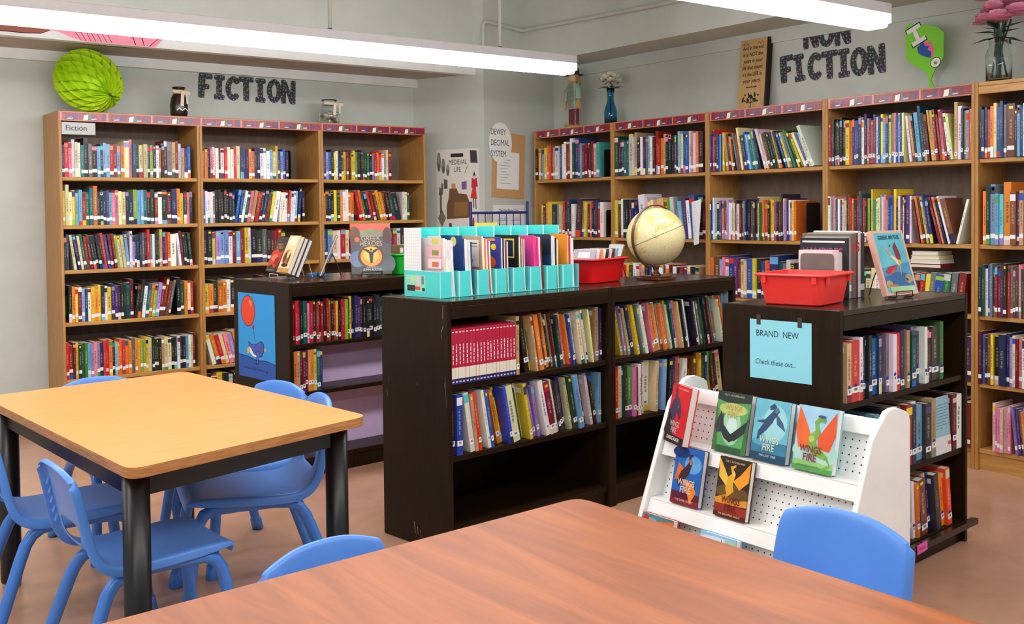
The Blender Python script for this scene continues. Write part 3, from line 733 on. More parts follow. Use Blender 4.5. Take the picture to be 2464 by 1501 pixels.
rack_book(.555, 2.408, .150, .213, .03, 'green hardcover with dark winged creature diving down, second on rack top tier', (38, 66, 50),
    [((92, 168, 96), FULL), ((164, 214, 170), ell(.5, .42, .28, .3)), ((206, 236, 226), ell(.52, .4, .16, .2)), ((196, 204, 112), ell(.5, .72, .42, .1)), ((34, 50, 44), [(0, .86), (.3, .82), (.6, .83), (1, .86), (1, 1), (0, 1)]), ((46, 92, 58), band(0, .1)), ((70, 120, 60), [(0, 0), (.14, 0), (.1, .5), (0, .8)]), ((66, 116, 62), [(.86, 0), (1, 0), (1, .8), (.92, .5)])]
    + beast((40, 48, 50), None, (52, 62, 62), (46, 54, 56), [(.2, .62), (.22, .42), (.36, .3), (.5, .24), (.62, .28), (.66, .34)], [.03, .06, .08, .07, .05, .03], [(.16, .66), (0, .4), (.1, .3), (.32, .34)], [(.5, .3), (.98, .58), (.9, .36), (.62, .2)]),
    wings(.70, (196, 186, 110), .14) + [('TUI T. SUTHERLAND', .5, .93, .045, (200, 210, 160), dict(align='CENTER'))])
rack_book(.555, 2.240, .146, .210, .03, 'aqua hardcover with blue winged creature under water, third on rack top tier', (44, 96, 128),
    [((112, 196, 214), FULL), ((160, 222, 228), ell(.6, .62, .34, .3)), ((56, 128, 160), band(0, .32)), ((30, 74, 104), band(0, .13)), ((84, 164, 190), ell(.3, .3, .3, .06))]
    + beast((44, 72, 108), (86, 128, 150), (60, 96, 130), (60, 96, 130), [(.1, .62), (.32, .64), (.5, .72), (.62, .84), (.52, .9), (.42, .86)], [.008, .03, .07, .08, .05, .03], None, [(.6, .8), (.82, .66), (.92, .52), (.66, .62)]) + quads([(.5, .7), (.34, .56), (.2, .44), (.16, .34)], [.07, .07, .05, .02], (44, 72, 108)),
    wings(.30, (206, 226, 206), .145) + [('THE LOST HEIR', .5, .075, .05, (220, 236, 236), dict(align='CENTER'))])
rack_book(.555, 2.062, .152, .212, .03, 'pale blue hardcover with orange-winged green creature, fourth on rack top tier', (146, 206, 216),
    [((168, 214, 238), FULL), ((150, 206, 120), band(0, .16)), ((176, 222, 208), ell(.24, .3, .28, .14)), ((176, 222, 208), ell(.8, .3, .3, .16)), ((84, 168, 84), band(0, .08))]
    + beast((122, 176, 66), (190, 206, 90), (238, 106, 40), (232, 92, 36), [(.7, .04), (.92, .14), (.84, .24), (.5, .34), (.42, .5), (.56, .62), (.5, .76), (.6, .84), (.72, .80)], [.012, .025, .03, .10, .10, .07, .05, .05, .03], [(.42, .5), (.3, .68), (.04, .98), (.0, .6), (.1, .34), (.36, .36)], [(.56, .52), (.72, .7), (.97, .96), (1, .6), (.88, .34), (.6, .36)]) + [((60, 84, 130), ell(.62, .86, .1, .025))],
    wings(.29, (140, 48, 60), .15, .42) + [('THE HIDDEN KINGDOM', .4, .07, .036, (70, 90, 70), dict(align='CENTER'))])
rack_book(.352, 2.545, .132, .205, .026, 'blue and orange hardcover with winged creature, first on rack middle tier', (44, 40, 92),
    [((40, 104, 190), FULL), ((96, 168, 226), ell(.66, .72, .3, .16)), ((24, 54, 120), ell(.2, .9, .3, .1)), ((98, 30, 50), band(0, .22)), ((140, 40, 48), band(0, .1))]
    + beast((66, 36, 44), (220, 110, 50), (222, 112, 40), (240, 140, 40), [(.2, .34), (.34, .5), (.5, .62), (.58, .76), (.52, .86), (.64, .88)], [.06, .1, .09, .06, .045, .02], [(.42, .6), (.16, .72), (.06, .4), (.3, .46)], [(.4, .46), (.72, .4), (.88, .26), (.7, .04), (.56, .24)]),
    wings(.34, (236, 206, 180), .15) + [('THE DARK SECRET', .5, .06, .05, (230, 200, 190), dict(align='CENTER'))])
rack_book(.352, 2.338, .138, .205, .026, 'black and gold hardcover with golden winged creature, second on rack middle tier', (78, 40, 22),
    [((58, 44, 28), FULL), ((110, 84, 40), ell(.5, .42, .5, .14)), ((226, 150, 40), [(0, .3), (.3, .38), (.6, .3), (1, .36), (1, .24), (0, .2)]), ((150, 50, 30), band(0, .22)), ((96, 30, 22), band(0, .08))]
    + beast((230, 168, 46), (250, 208, 96), (244, 196, 78), (246, 160, 40), [(.46, .4), (.4, .5), (.42, .64), (.5, .74), (.42, .84), (.54, .88)], [.11, .12, .1, .06, .05, .02], [(.38, .62), (.2, .8), (.0, .98), (.04, .66), (.3, .52)], [(.5, .62), (.7, .74), (.98, .98), (.98, .66), (.72, .5)]),
    wings(.25, (116, 40, 30), .15) + [('THE BRIGHTEST NIGHT', .5, .04, .045, (250, 210, 150), dict(align='CENTER')), ('TUI T. SUTHERLAND', .5, .92, .045, (240, 210, 150), dict(align='CENTER'))])
rack_book(.11, 2.615, .150, .20, .03, 'teal and orange hardcover half hidden by cherry table, on lowest rack tier', (190, 60, 50),
    [((90, 140, 150), FULL), ((150, 186, 180), ell(.3, .82, .22, .12)), ((240, 120, 40), [(.4, .55), (.5, .9), (1, .96), (1, .5)]), ((40, 40, 48), ell(.85, .7, .2, .1)), ((204, 60, 50), ell(.12, .86, .1, .12))], [])
rack_book(.11, 2.335, .156, .20, .03, 'sky blue hardcover with dark creature half hidden by cherry table', (120, 180, 220),
    [((150, 206, 240), FULL), ((220, 238, 248), ell(.5, .9, .5, .06)), ((176, 214, 200), [(.6, .5), (.7, .95), (1, .98), (1, .4)])] + quads([(.4, .4), (.45, .62), (.44, .8)], [.1, .1, .06], (44, 66, 70)) + [((50, 90, 66), [(.6, .96), (.66, .7), (.9, .55), (.7, .6), (.56, .74)])], [])

# wire easels
def wire_easel(label, M, mat, s=1.0, group=None, a=.42, th=.03):
    """two bent legs with lips in front and a prop behind; local origin under the lip, book of thickness th leans back over +y by angle a"""
    t = thing('book_easel', label, 'book stand', M, group)
    def yb(z): return -.022 + th / math.cos(a) + .006 + z * math.tan(a)
    h = .12 * s
    for x in (-.045 * s, .045 * s):
        build(MB().tube([(x, -.030, .026), (x, -.032, .006), (x, -.026, .0024), (x, yb(0), .0024), (x, yb(.01), .01), (x, yb(h), h)], .0022, 8), 'lip_wire', mat, t)
        build(MB().tube([(x, yb(h), h), (x, yb(h) + .03, h * .5), (x, yb(h) + .05, .0024)], .0022, 8), 'prop_wire', mat, t)
    build(MB().tube([(-.045 * s, yb(h), h), (.045 * s, yb(h), h)], .0022, 8), 'cross_wire', mat, t)
    build(MB().tube([(-.045 * s, -.030, .026), (.045 * s, -.030, .026)], .0022, 8), 'front_wire', mat, t)
    return t
def on_easel(E, x, w_, a, th, k=0.0):
    """frame of a book standing on the easel; k = distance behind the front book"""
    return E @ frame(x, -.022, .0052 + th * math.sin(a)) @ Matrix.Rotation(-a, 4, 'X') @ frame(0, k, 0)

TOP = 1.0605
# on the bookcase with the balloon poster
def lean(M, a): return M @ Matrix.Rotation(-a, 4, 'X')
E1 = frame(2.56, 5.42, TOP, -math.pi / 2)
wire_easel('white wire stand under the red and cream paperbacks, on the balloon poster bookcase', E1, M_whitewire, 1.2, 'wire book stands', .42, .082)
cover_book('paperback_book', 'red and black paperback leaning on white wire stand beside a cream one', on_easel(E1, -.13, 0, .42, .082, .0), .14, .215, .026, (52, 34, 28),
    [((60, 42, 34), FULL), ((206, 62, 44), [(0, .12), (.35, .2), (.7, .1), (1, .3), (1, .62), (.7, .55), (.4, .66), (0, .55)]), ((240, 120, 84), ell(.4, .4, .28, .1)), ((150, 30, 30), ell(.7, .3, .2, .12)), ((30, 24, 22), band(0, .09))],
    [('THE', .3, .86, .05, (190, 150, 100), {}), ("SERPENT'S", .22, .74, .1, (206, 156, 96), dict(width=.8)), ('SHADOW', .22, .65, .11, (206, 156, 96), dict(width=.85)), ('RICK RIORDAN', .12, .025, .06, (190, 180, 170), {})], group='paperbacks on the white wire stand')
for k, (c, lb) in enumerate([((236, 206, 150), 'cream paperback with gold figures in front of others on white wire stand'), ((96, 84, 78), 'grey-edged paperback right behind the cream one on white wire stand'), ((70, 72, 80), 'rearmost paperback of the small stack on white wire stand')]):
    cover_book('paperback_book', lb, on_easel(E1, .02 + k * .004, 0, .42, .082, k * .0262), .135, .225, .024, c,
        [((236, 212, 160), FULL), ((250, 236, 196), ell(.5, .84, .4, .12)), ((170, 110, 60), ell(.4, .42, .3, .2)), ((240, 200, 120), ell(.6, .5, .2, .12)), ((70, 40, 28), ell(.3, .4, .1, .14)), ((90, 50, 34), ell(.68, .36, .08, .16)), ((206, 150, 80), band(0, .12)), ((60, 36, 26), ell(.5, .2, .3, .05))] if k == 0 else [],
        [('KANE', .5, .82, .07, (200, 130, 80), dict(align='CENTER'))] if False else [], group='paperbacks on the white wire stand')
tag(build(MB().box(0, 0, 0, .10, .05, .014, (70, 140, 200)), 'bookmark_box', M_paper, None, frame(2.80, 5.50, TOP, -.1)), 'small flat blue box lying behind the cream paperback', 'box')
E2 = frame(2.82, 5.37, TOP, math.radians(151 - 270))
wire_easel('black wire stand holding a dark thin book seen edge-on', E2, M_wire, 1.1, 'black wire stands', .40, .013)
cover_book('hardcover_book', 'dark brown thin book seen edge-on, leaning on black wire stand', on_easel(E2, -.08, 0, .40, .013), .165, .25, .013, (74, 46, 34), [((92, 58, 40), FULL)], [])
E3 = frame(3.065, 5.235, TOP, math.atan2(-.103, .205) + .08)
wire_easel('black wire stand under the large orange-topped book', E3, M_wire, 1.3, 'black wire stands', .17, .034)
cover_book('hardcover_book', 'large book with orange top, golden ring and dark winged figure, on balloon poster bookcase', on_easel(E3, -.118, 0, .17, .034), .236, .30, .034, (176, 60, 50),
    [((92, 86, 92), FULL), ((226, 92, 66), band(.86, 1)), ((150, 140, 110), band(.74, .86)), ((120, 150, 110), ell(.5, .84, .24, .04)), ((54, 44, 40), band(.0, .2)), ((110, 130, 170), ell(.16, .3, .2, .16)), ((66, 82, 84), ell(.85, .2, .25, .2)), ((96, 56, 40), ell(.5, .34, .34, .22)), ((240, 160, 50), ell(.5, .35, .27, .2)), ((250, 206, 96), ell(.5, .38, .19, .15)), ((110, 66, 44), ell(.1, .78, .14, .16)), ((88, 52, 48), ell(.92, .76, .12, .16)), ((230, 110, 70), ell(.16, .68, .06, .05)),
     ((44, 34, 36), [(.47, .22), (.53, .22), (.56, .44), (.44, .44)]), ((44, 34, 36), [(.46, .4), (.28, .5), (.40, .49), (.46, .46)]), ((44, 34, 36), [(.54, .4), (.72, .5), (.60, .49), (.54, .46)]), ((44, 34, 36), ell(.5, .48, .03, .025)), ((30, 30, 34), band(0, .06))],
    [('GREEK', .5, .66, .135, (206, 186, 150), dict(align='CENTER', width=.95)), ('HEROES', .5, .555, .135, (206, 186, 150), dict(align='CENTER', width=.92)), ('ILLUSTRATED BY', .52, .125, .03, (220, 220, 224), dict(align='CENTER')), ('JOHN ROCCO', .52, .075, .055, (230, 230, 234), dict(align='CENTER'))])

# ------------------------------------------------------------------ plastic bins
def bin_box(name, label, M, w, d, h, mat, flare=.018, rim=.012, r=.03, tabs=True):
    t = thing(name, label, 'bin', M)
    def loop(e, z): return [(p[0], p[1], z) for p in round_poly([(-e, -e), (w + e, -e), (w + e, d + e), (-e, d + e)], r, 4)]
    rings = [loop(-flare - .004, 0), loop(-flare, .004), loop(0, h), loop(rim, h), loop(rim, h + .004), loop(rim - .003, h + .007), loop(-.004, h + .007), loop(-flare - .004, .007)]
    n = len(rings[0]); vs = [p for g in rings for p in g]
    fs = [(i * n + k, i * n + (k + 1) % n, (i + 1) * n + (k + 1) % n, (i + 1) * n + k) for i in range(len(rings) - 1) for k in range(n)]
    m = MB().add(vs, fs, smooth=False); m.add(rings[0], [tuple(range(n))[::-1]]); m.add(rings[-1], [tuple(range(n))])
    build(m, 'tub', mat, t)
    build(MB().prism([(p[0], p[1]) for p in loop(rim + .003, 0)], h - .004, h + .0035, 'z') if False else MB().tube([(p[0], p[1], h + .002) for p in loop(rim, 0)] + [tuple(list(loop(rim, 0)[0][:2]) + [h + .002])], .0045, 8, caps=False), 'rim', mat, t)
    if tabs:
        for (x, y) in ((w * .12, -.0055), (w * .88, -.0055), (-.0055, d * .12), (w + .0055, d * .5), (-.0055, d * .88)):
            sx, sy = (.009, .004) if y < 0 else (.004, .009)
            build(MB().box(x - sx, y - sy, h - .028, x + sx, y + sy, h - .001), 'rim_tab', mat, t)
    return t
bin_box('storage_bin', 'coral red plastic bin, empty, on the bookcase with the blue sign', frame(3.290, 2.322, TOP, .235), .285, .262, .112, M_red2)
RB = FM2 @ frame(.075, .185, TOP, .16)
bin_box('storage_bin', 'red plastic bin full of small books beside the globe', RB, .34, .20, .118, M_red, .02, .012, .04, False)
for k, (c, y_) in enumerate([((176, 178, 190), .0), ((240, 238, 234), .0), ((230, 140, 90), 0), ((236, 226, 206), 0), ((40, 40, 46), 0), ((220, 220, 214), 0), ((132, 30, 40), 0), ((120, 190, 220), 0)]):
    M = RB @ frame(.036 + k * .03, .035, .0125) @ Matrix.Rotation(.30, 4, 'Y')
    o = tag(build(MB().box(0, 0, 0, .012 if k < 7 else .014, .13, .165, c), 'small_book', M_print, None, M), f'small {["grey", "white", "orange", "cream", "black", "off-white", "maroon", "sky blue"][k]} book leaning in the red bin beside the globe', 'book', 'small books in the red bin')
    build(MB().box(-.0006, .03, .12, .0, .10, .15, (238, 238, 236)), 'sticker', M_paper, o)
GB = FL @ frame(.825, .11, TOP, .05)
bin_box('storage_bin', 'green plastic bin of small books behind the teal magazine files', GB, .26, .20, .115, M_green, .02, .01, .035, False)
for k, c in enumerate([(150, 110, 80), (60, 60, 74), (226, 224, 220), (70, 90, 130), (120, 60, 50)]):
    o = tag(build(MB().box(0, 0, 0, .03, .115, .165, c), 'small_book', M_print, None, GB @ frame(.04 + k * .036, .04, .0085)), f'small {["brown", "charcoal", "white", "slate blue", "rust"][k]} book standing in the green bin', 'book', 'small books in the green bin')
    build(MB().box(.004, -.0008, .12, .026, -.0001, .15, (240, 240, 238)), 'sticker', M_paper, o)

# ------------------------------------------------------------------ teal magazine files
TEAL, TWH = (80, 218, 212), (240, 243, 242)
HW = .1085; HD = .245; HH = .30; HF = .112
def magfile(k, label):
    M = FM @ frame(.078 + k * (HW + .0012), .135, TOP)
    t = thing('magazine_file', label, 'magazine file', M, 'teal magazine files')
    for x in (0, HW - .0025):
        m = MB()
        pr = [(0, 0), (HD, 0), (HD, HH), (HD * .52, HH), (HD * .52, HF + .004), (.0, HF)]
        m.prism(pr, x, x + .0025, 'x', [TWH if x == 0 else TEAL, TEAL if x == 0 else TWH] + [TWH] * len(pr))
        xx = x - .0003 if x == 0 else x + .0028
        lowq = [(xx, 0, .001), (xx, HD, .001), (xx, HD, HF * 1.02), (xx, 0, HF)]
        m.add(lowq, [(0, 3, 2, 1)] if x == 0 else [(0, 1, 2, 3)], TEAL)
        if k == 0 and x == 0:
            for j in range(13): m.add([(xx - .0001, HD * .54, HF + .012 + j * .0135), (xx - .0001, HD - .002, HF + .012 + j * .0135), (xx - .0001, HD - .002, HF + .0128 + j * .0135), (xx - .0001, HD * .54, HF + .0128 + j * .0135)], [(0, 3, 2, 1)], (206, 214, 216))
            for j in range(8): m.add([(xx - .0001, HD * .54 + j * .0145, HF + .006), (xx - .0001, HD * .54 + j * .0145 + .0008, HF + .006), (xx - .0001, HD * .54 + j * .0145 + .0008, HH - .004), (xx - .0001, HD * .54 + j * .0145, HH - .004)], [(0, 3, 2, 1)], (206, 214, 216))
            # printed photo of desk supplies and a small line of type
            def q(y0, z0, y1, z1, c, e): m.add([(xx - e, y0, z0), (xx - e, y1, z0), (xx - e, y1, z1), (xx - e, y0, z1)], [(0, 3, 2, 1)], c)
            q(.098, .022, .232, .095, (150, 226, 190), .0001); q(.17, .024, .225, .05, (44, 44, 52), .0002); q(.13, .05, .165, .092, (206, 214, 214), .0002); q(.175, .06, .2, .088, (196, 226, 170), .0002)
            q(.135, .03, .17, .045, (226, 70, 70), .0003); q(.102, .026, .12, .04, (40, 40, 46), .0003); q(.108, .055, .125, .09, (110, 140, 150), .0002); q(.205, .078, .236, .081, (226, 250, 250), .0002)
        build(m, 'side_panel', M_teal, t)
    build(MB().box(.0027, HD - .0025, 0, HW - .0027, HD, HH, [TEAL, TWH, TEAL, TEAL, TWH, TEAL]), 'back_panel', M_teal, t)
    build(MB().box(.0027, 0, 0, HW * .60, .0025, HF, TEAL), 'front_panel', M_teal, t)
    build(MB().box(.0027, .0027, 0, HW - .0027, HD - .0027, .0025, TEAL), 'floor_panel', M_teal, t)
    return M
MAGS = [('hwwWw', 'white and pink comic'), ('nswWn', 'navy'), ('cYoopY', 'tan and yellow'), ('PgkKCs', 'violet'), ('kyCbms', 'dark'), ('pppwm', 'hot pink'), ('nKwekW', 'navy and silver'), ('oxxxwb', 'orange and red')]
FILE_L = ['teal and white magazine file at the end with printed side, first of the row', 'teal magazine file of navy magazines, second of the row', 'teal magazine file of tan and yellow magazines, third of the row', 'teal magazine file with a violet magazine in front, fourth of the row',
          'teal magazine file of dark glossy magazines, fifth of the row', 'teal magazine file of hot pink magazines, sixth of the row', 'teal magazine file of navy and silver magazines, seventh of the row', 'teal magazine file of orange and red magazines, last of the row by the red bin']
MC = {'p': (240, 60, 140), 'o': (244, 150, 50), 'P': (64, 56, 160), 'h': (240, 190, 196), 'n': (32, 66, 120), 'x': (226, 64, 56)}
rnd = random.Random(5)
for k, (sp, nm) in enumerate(MAGS):
    M = magfile(k, FILE_L[k]); n = len(sp); x = .030 if k not in (4, 7) else .034; st = (HW - .014 - x - .012) / n
    for i, c in enumerate(sp):
        hh = .252 - .004 * i + rnd.uniform(-.005, .005)
        w = st * rnd.uniform(.8, .95); col = tint(MC.get(c, PAL[c][0]), rnd, 10)
        L = M @ frame(x, .006 + rnd.uniform(0, .006), .0035)
        o = MB(); d = HD - .03; N = 6
        # a limp magazine: slumps towards the open side at its foot
        sl = .013 if k in (0, 1, 2, 5) else .005
        prof = [(x_ + 0, z_) for x_, z_ in [(sl * (1 - j / N) ** 2 * 1.0, hh * j / N) for j in range(N + 1)]]
        poly = prof + [(p[0] + w, p[1]) for p in prof[::-1]]
        vs = []; fs = []; cs = []
        for j, (px, pz) in enumerate(prof): vs += [(px, 0, pz), (px + w, 0, pz), (px + w, d, pz), (px, d, pz)]
        for j in range(N):
            b = j * 4
            fs += [(b, b + 1, b + 5, b + 4), (b + 1, b + 2, b + 6, b + 5), (b + 2, b + 3, b + 7, b + 6), (b + 3, b, b + 4, b + 7)]
            e = tint((236, 234, 228) if c in 'wWhsYc' or (i % 2 and k != 5) else col, rnd, 16); cs += [e, col, e, col]
        fs += [(3, 2, 1, 0), (N * 4, N * 4 + 1, N * 4 + 2, N * 4 + 3)]; cs += [PAGE, (230, 228, 222)]
        o.add(vs, fs, cs)
        mg = tag(build(o, 'magazine', M_gloss, None, L), f'{PAL[c][1]} magazine, {ORD[i]} from the left in the {ORD[k]} teal magazine file', 'magazine', 'magazines in the teal files')
        if i == 0 and k in (0, 1, 2, 3, 4, 6):
            m = MB(); sx = -.0006
            def q(y0, z0, y1, z1, cc, e=0): m.add([(sx - e, y0, z0), (sx - e, y1, z0), (sx - e, y1, z1), (sx - e, y0, z1)], [(0, 3, 2, 1)], cc)
            if k == 0:
                for j, cc in enumerate([(250, 226, 226), (236, 190, 200), (214, 214, 206)]): q(.012, .12 + j * .05, d - .11, .163 + j * .05, cc); q(.03, .128 + j * .05, d - .14, .15 + j * .05, [(226, 120, 90), (150, 150, 70), (220, 210, 90)][j], .0002)
            elif k == 1: q(.0, .19, d, .262, (24, 54, 110)); m.add([(sx - .0002, .06 + .02 * math.cos(t), .235 + .022 * math.sin(t)) for t in [2 * math.pi * j / 12 for j in range(12)]], [tuple(range(12))[::-1]], (216, 206, 120)); q(.12, .18, .17, .192, (216, 220, 230), .0002); q(.08, .15, .16, .156, (180, 190, 210), .0002)
            elif k == 2: q(.02, .12, d - .05, .24, (244, 236, 226)); q(.03, .222, .1, .226, (40, 40, 44), .0002); q(.03, .21, .12, .213, (40, 40, 44), .0002); q(.06, .14, .09, .155, (210, 70, 50), .0002)
            elif k == 3: m.add([(sx - .0002, .07 + .045 * math.cos(t), .135 + .03 * math.sin(t)) for t in [2 * math.pi * j / 12 for j in range(12)]], [tuple(range(12))[::-1]], (236, 110, 40)); m.add([(sx - .0002, .04 + .017 * math.cos(t), .205 + .015 * math.sin(t)) for t in [2 * math.pi * j / 12 for j in range(12)]], [tuple(range(12))[::-1]], (250, 222, 50)); q(.03, .232, .13, .244, (240, 150, 60), .0003)
            elif k == 4: q(.02, .15, .1, .24, (236, 206, 60)); q(.028, .158, .092, .232, (30, 36, 70), .0002)
            elif k == 6: q(.0, .16, d, .255, (34, 50, 66))
            build(m, 'cover_picture', M_gloss, mg)
        x += st

# ------------------------------------------------------------------ globe
G = FM2 @ frame(.565, .175, TOP)
gl = thing('desk_globe', 'antique cream globe on dark wooden foot, on top of the low bookcase', 'globe', G)
GR, GZ = .154, .226
def sphere(m, r, cz, n=40, k=24, col=(230, 220, 170)):
    return m.lathe([(max(r * math.sin(math.pi * i / k), .0004), cz - r * math.cos(math.pi * i / k)) for i in range(k + 1)], n, col)
TILT = Matrix.Translation((0, 0, GZ)) @ Matrix.Rotation(math.radians(-55), 4, 'Z') @ Matrix.Rotation(math.radians(-23), 4, 'Y')
b = build(sphere(MB(), GR, 0), 'globe_ball', M_globe, gl); b.matrix_local = TILT
def torus(m, R_, r, n=48, a0=0, a1=360, col=(120, 90, 60)):
    return m.tube([(R_ * math.cos(math.radians(a0 + (a1 - a0) * i / n)), R_ * math.sin(math.radians(a0 + (a1 - a0) * i / n)), 0) for i in range(n + 1)], r, 8, col, caps=True)
e = build(torus(MB(), GR + .0004, .0011), 'equator_seam', M_bronze, b)
m = MB(); Rr_ = GR + .012
for i in range(24):
    a0, a1 = math.radians(-96 + i * 8), math.radians(-96 + (i + 1) * 8)
    pts = []
    for a in (a0, a1): pts += [(Rr_ * math.cos(a) * s_, yy, Rr_ * math.sin(a) * s_) for s_ in (.985, 1.015) for yy in (-.008, .008)]
    m.add(pts, [(0, 1, 5, 4), (2, 6, 7, 3), (0, 4, 6, 2), (1, 3, 7, 5)])
ar = build(m, 'meridian_arm', M_bronze, gl); ar.matrix_local = Matrix.Translation((0, 0, GZ)) @ Matrix.Rotation(math.radians(172), 4, 'Z') @ Matrix.Rotation(math.radians(-23), 4, 'Y')
for s_ in (-1, 1):
    p = build(MB().lathe([(0, 0), (.006, 0), (.006, .014), (.004, .02), (0, .02)], 12), 'pivot_knob', M_bronze, ar); p.matrix_local = Matrix.Rotation(0 if s_ > 0 else math.pi, 4, 'X') @ Matrix.Translation((0, 0, GR + .001))
build(MB().lathe([(.024, .018), (.026, .024), (.02, .034), (.013, .044), (.016, .060), (.022, .070), (0, .070)], 20), 'turned_stem', M_globewood, gl)
build(MB().prism(round_poly([(-.075, -.075), (.075, -.075), (.075, .075), (-.075, .075)], .006), 0, .012, 'z').prism(round_poly([(-.06, -.06), (.06, -.06), (.06, .06), (-.06, .06)], .006), .012, .02, 'z'), 'square_base', M_globewood, gl, bevel=.002)
# grey book on an easel behind the red bin
E4 = FM2 @ frame(.455, .395, TOP, math.radians(-90))
wire_easel('black wire stand leaning between red bin and globe', E4, M_wire, .8, 'black wire stands', .42, .012)
cover_book('hardcover_book', 'grey-backed thin book leaning on wire stand between red bin and globe', on_easel(E4, -.05, 0, .42, .012), .10, .19, .012, (120, 118, 108), [((140, 136, 126), FULL)], [])

# ------------------------------------------------------------------ things on the bookcase with the blue sign
def bookend(label, M, w, h, d, mat, hole=True, group=None):
    """L-shaped sheet metal bookend: plate in the local x = 0 plane, foot along +x"""
    t = thing('bookend', label, 'bookend', M, group)
    p = round_poly([(0, 0), (w, 0), (w, h), (0, h)], .022, 5); p = [q for q in p if q[1] > .03 or True]
    if hole:
        arc = [(w / 2 + .028 * math.cos(a), .0 + .062 * math.sin(a)) for a in [math.pi * i / 10 for i in range(11)]]
        top = round_poly([(0, .001), (w, .001), (w, h), (0, h)], .02, 5)[6:]     # drop the rounded foot corner
        poly = [(w / 2 + .028, 0), (w, 0)] + [q for q in round_poly([(0, -1), (w, -1), (w, h), (0, h)], .02, 5) if q[1] > 0] + [(0, 0), (w / 2 - .028, 0)] + arc[::-1][1:-1]
    else: poly = [(0, 0), (w, 0)] + [q for q in round_poly([(0, -1), (w, -1), (w, h), (0, h)], .02, 5) if q[1] > 0]
    n = len(poly); vs = [(x, q[0], q[1]) for x in (0, .0016) for q in poly]
    m = MB().add(vs, [tuple(range(n))[::-1], tuple(range(n, 2 * n))] + [(i, (i + 1) % n, n + (i + 1) % n, n + i) for i in range(n)])
    build(m, 'plate', mat, t)
    build(MB().box(.0016, w * .1, 0, .0016 + d, w * .9, .0016), 'foot', mat, t)
    return t
SB = FR @ frame(.378, .235, TOP)
bookend('grey sheet-metal bookend with round notch, behind the coral red bin', SB, .15, .185, .06, M_bookendgrey)
x = .004
for (w, d, h, c, lb, tx) in [(.05, .15, .195, (246, 226, 228), 'pale pink book against the grey bookend, beside the coral red bin', ('M', (226, 110, 130), .03)),
                             (.026, .15, .185, (226, 226, 220), 'white book between the pale pink and the black-covered ones', None),
                             (.014, .21, .245, (28, 26, 34), 'black book with purple lettering standing behind the pale pink one', ('VAMPIRES', (150, 60, 120), .05)),
                             (.016, .20, .25, (150, 150, 156), 'grey book behind the black one with purple lettering', None),
                             (.04, .22, .262, (110, 100, 86), 'speckled brown book with red letter S on its front', None),
                             (.012, .22, .265, (120, 36, 44), 'maroon-edged book beside the speckled brown one', None),
                             (.02, .2, .272, (220, 222, 222), 'tall white book at the back of the standing group', None),
                             (.03, .2, .262, (66, 72, 82), 'slate grey book last of the standing group, by the Greek book', None)]:
    z = TOP + .0018 if x < .07 else TOP
    M = FR @ frame(.378 + x, .245 if d < .2 else .225, z + .0003)
    o = tag(build(MB().box(0, 0, 0, w, d, h, [c, PAGE, c, c, PAGE, c]), 'hardcover_book', M_print, None, M), lb, 'book', 'books standing beside the coral red bin')
    m = MB()
    if tx and tx[0] == 'VAMPIRES':
        T = Matrix(((0, 0, -1, -.0006), (-1, 0, 0, d - .012), (0, 1, 0, h - .075), (0, 0, 0, 1)))
        m.mesh(text_mesh('VAMPIRES', .05, bold=.001, width=.82), T, tx[1])
        m.add([(-.0005, .01, h - .02), (-.0005, d - .01, h - .02), (-.0005, d - .01, h - .012), (-.0005, .01, h - .012)], [(0, 3, 2, 1)], (226, 226, 226))
        build(m, 'cover_title', M_print, o)
    elif tx:
        m.mesh(text_mesh('M', .03), Matrix(((0, 0, -1, -.0006), (-1, 0, 0, .035), (0, 1, 0, .11), (0, 0, 0, 1))), tx[1]); build(m, 'cover_title', M_print, o)
    elif 'speckled' in lb:
        put_text(m, 'S', .001, h - .075, -.0006, .05, (206, 40, 44), bold=.002); build(m, 'spine_title', M_print, o)
    else:
        build(MB().box(.001, -.0012, .03, w - .001, -.0003, .055, (240, 240, 238)), 'spine_label', M_paper, o)
    x += w + .0013
E5 = FR @ frame(.665, .115, TOP, -.16)
wire_easel('black wire stand under the turquoise book of Greek myths', E5, M_wire, 1.15, 'black wire stands', .30, .022)
cover_book('hardcover_book', 'turquoise book of Greek myths with pink border and flying winged boy', on_easel(E5, -.10, 0, .30, .022), .205, .272, .022, (240, 186, 168),
    [((240, 186, 168), FULL), ((104, 200, 214), [(.07, .04), (.95, .04), (.95, .96), (.07, .96)]), ((76, 160, 200), [(.07, .2), (.95, .24), (.95, .5), (.07, .42)]), ((52, 110, 170), [(.07, .12), (.95, .12), (.95, .3), (.5, .36), (.07, .28)]), ((178, 160, 110), ell(.82, .24, .12, .07)), ((190, 170, 120), ell(.18, .17, .1, .06)), ((206, 120, 104), ell(.3, .14, .14, .03)),
     ((176, 50, 70), [(.56, .46), (.28, .44), (.14, .36), (.2, .32), (.5, .38)]), ((206, 90, 90), [(.5, .44), (.3, .36), (.24, .3), (.46, .36)]), ((150, 44, 64), [(.6, .5), (.56, .74), (.66, .82), (.74, .6), (.68, .48)]), ((236, 226, 180), [(.4, .6), (.62, .44), (.7, .5), (.46, .62)]), ((224, 170, 130), quads([(.46, .6), (.3, .74)], [.025, .012], 0)[0][1]), ((230, 180, 60), ell(.66, .5, .05, .035)), ((224, 170, 130), quads([(.64, .46), (.6, .3)], [.02, .01], 0)[0][1]), ((40, 60, 90), [(.7, .26), (.8, .23), (.76, .2)]), ((40, 60, 90), [(.44, .76), (.52, .78), (.47, .74)]),
     ((176, 222, 160), round_poly([(.16, .05), (.92, .05), (.92, .13), (.16, .13)], .02, 3))],
    [('GREEK MYTHS', .5, .86, .085, (24, 96, 120), dict(align='CENTER', bold=.0005, width=.92))])

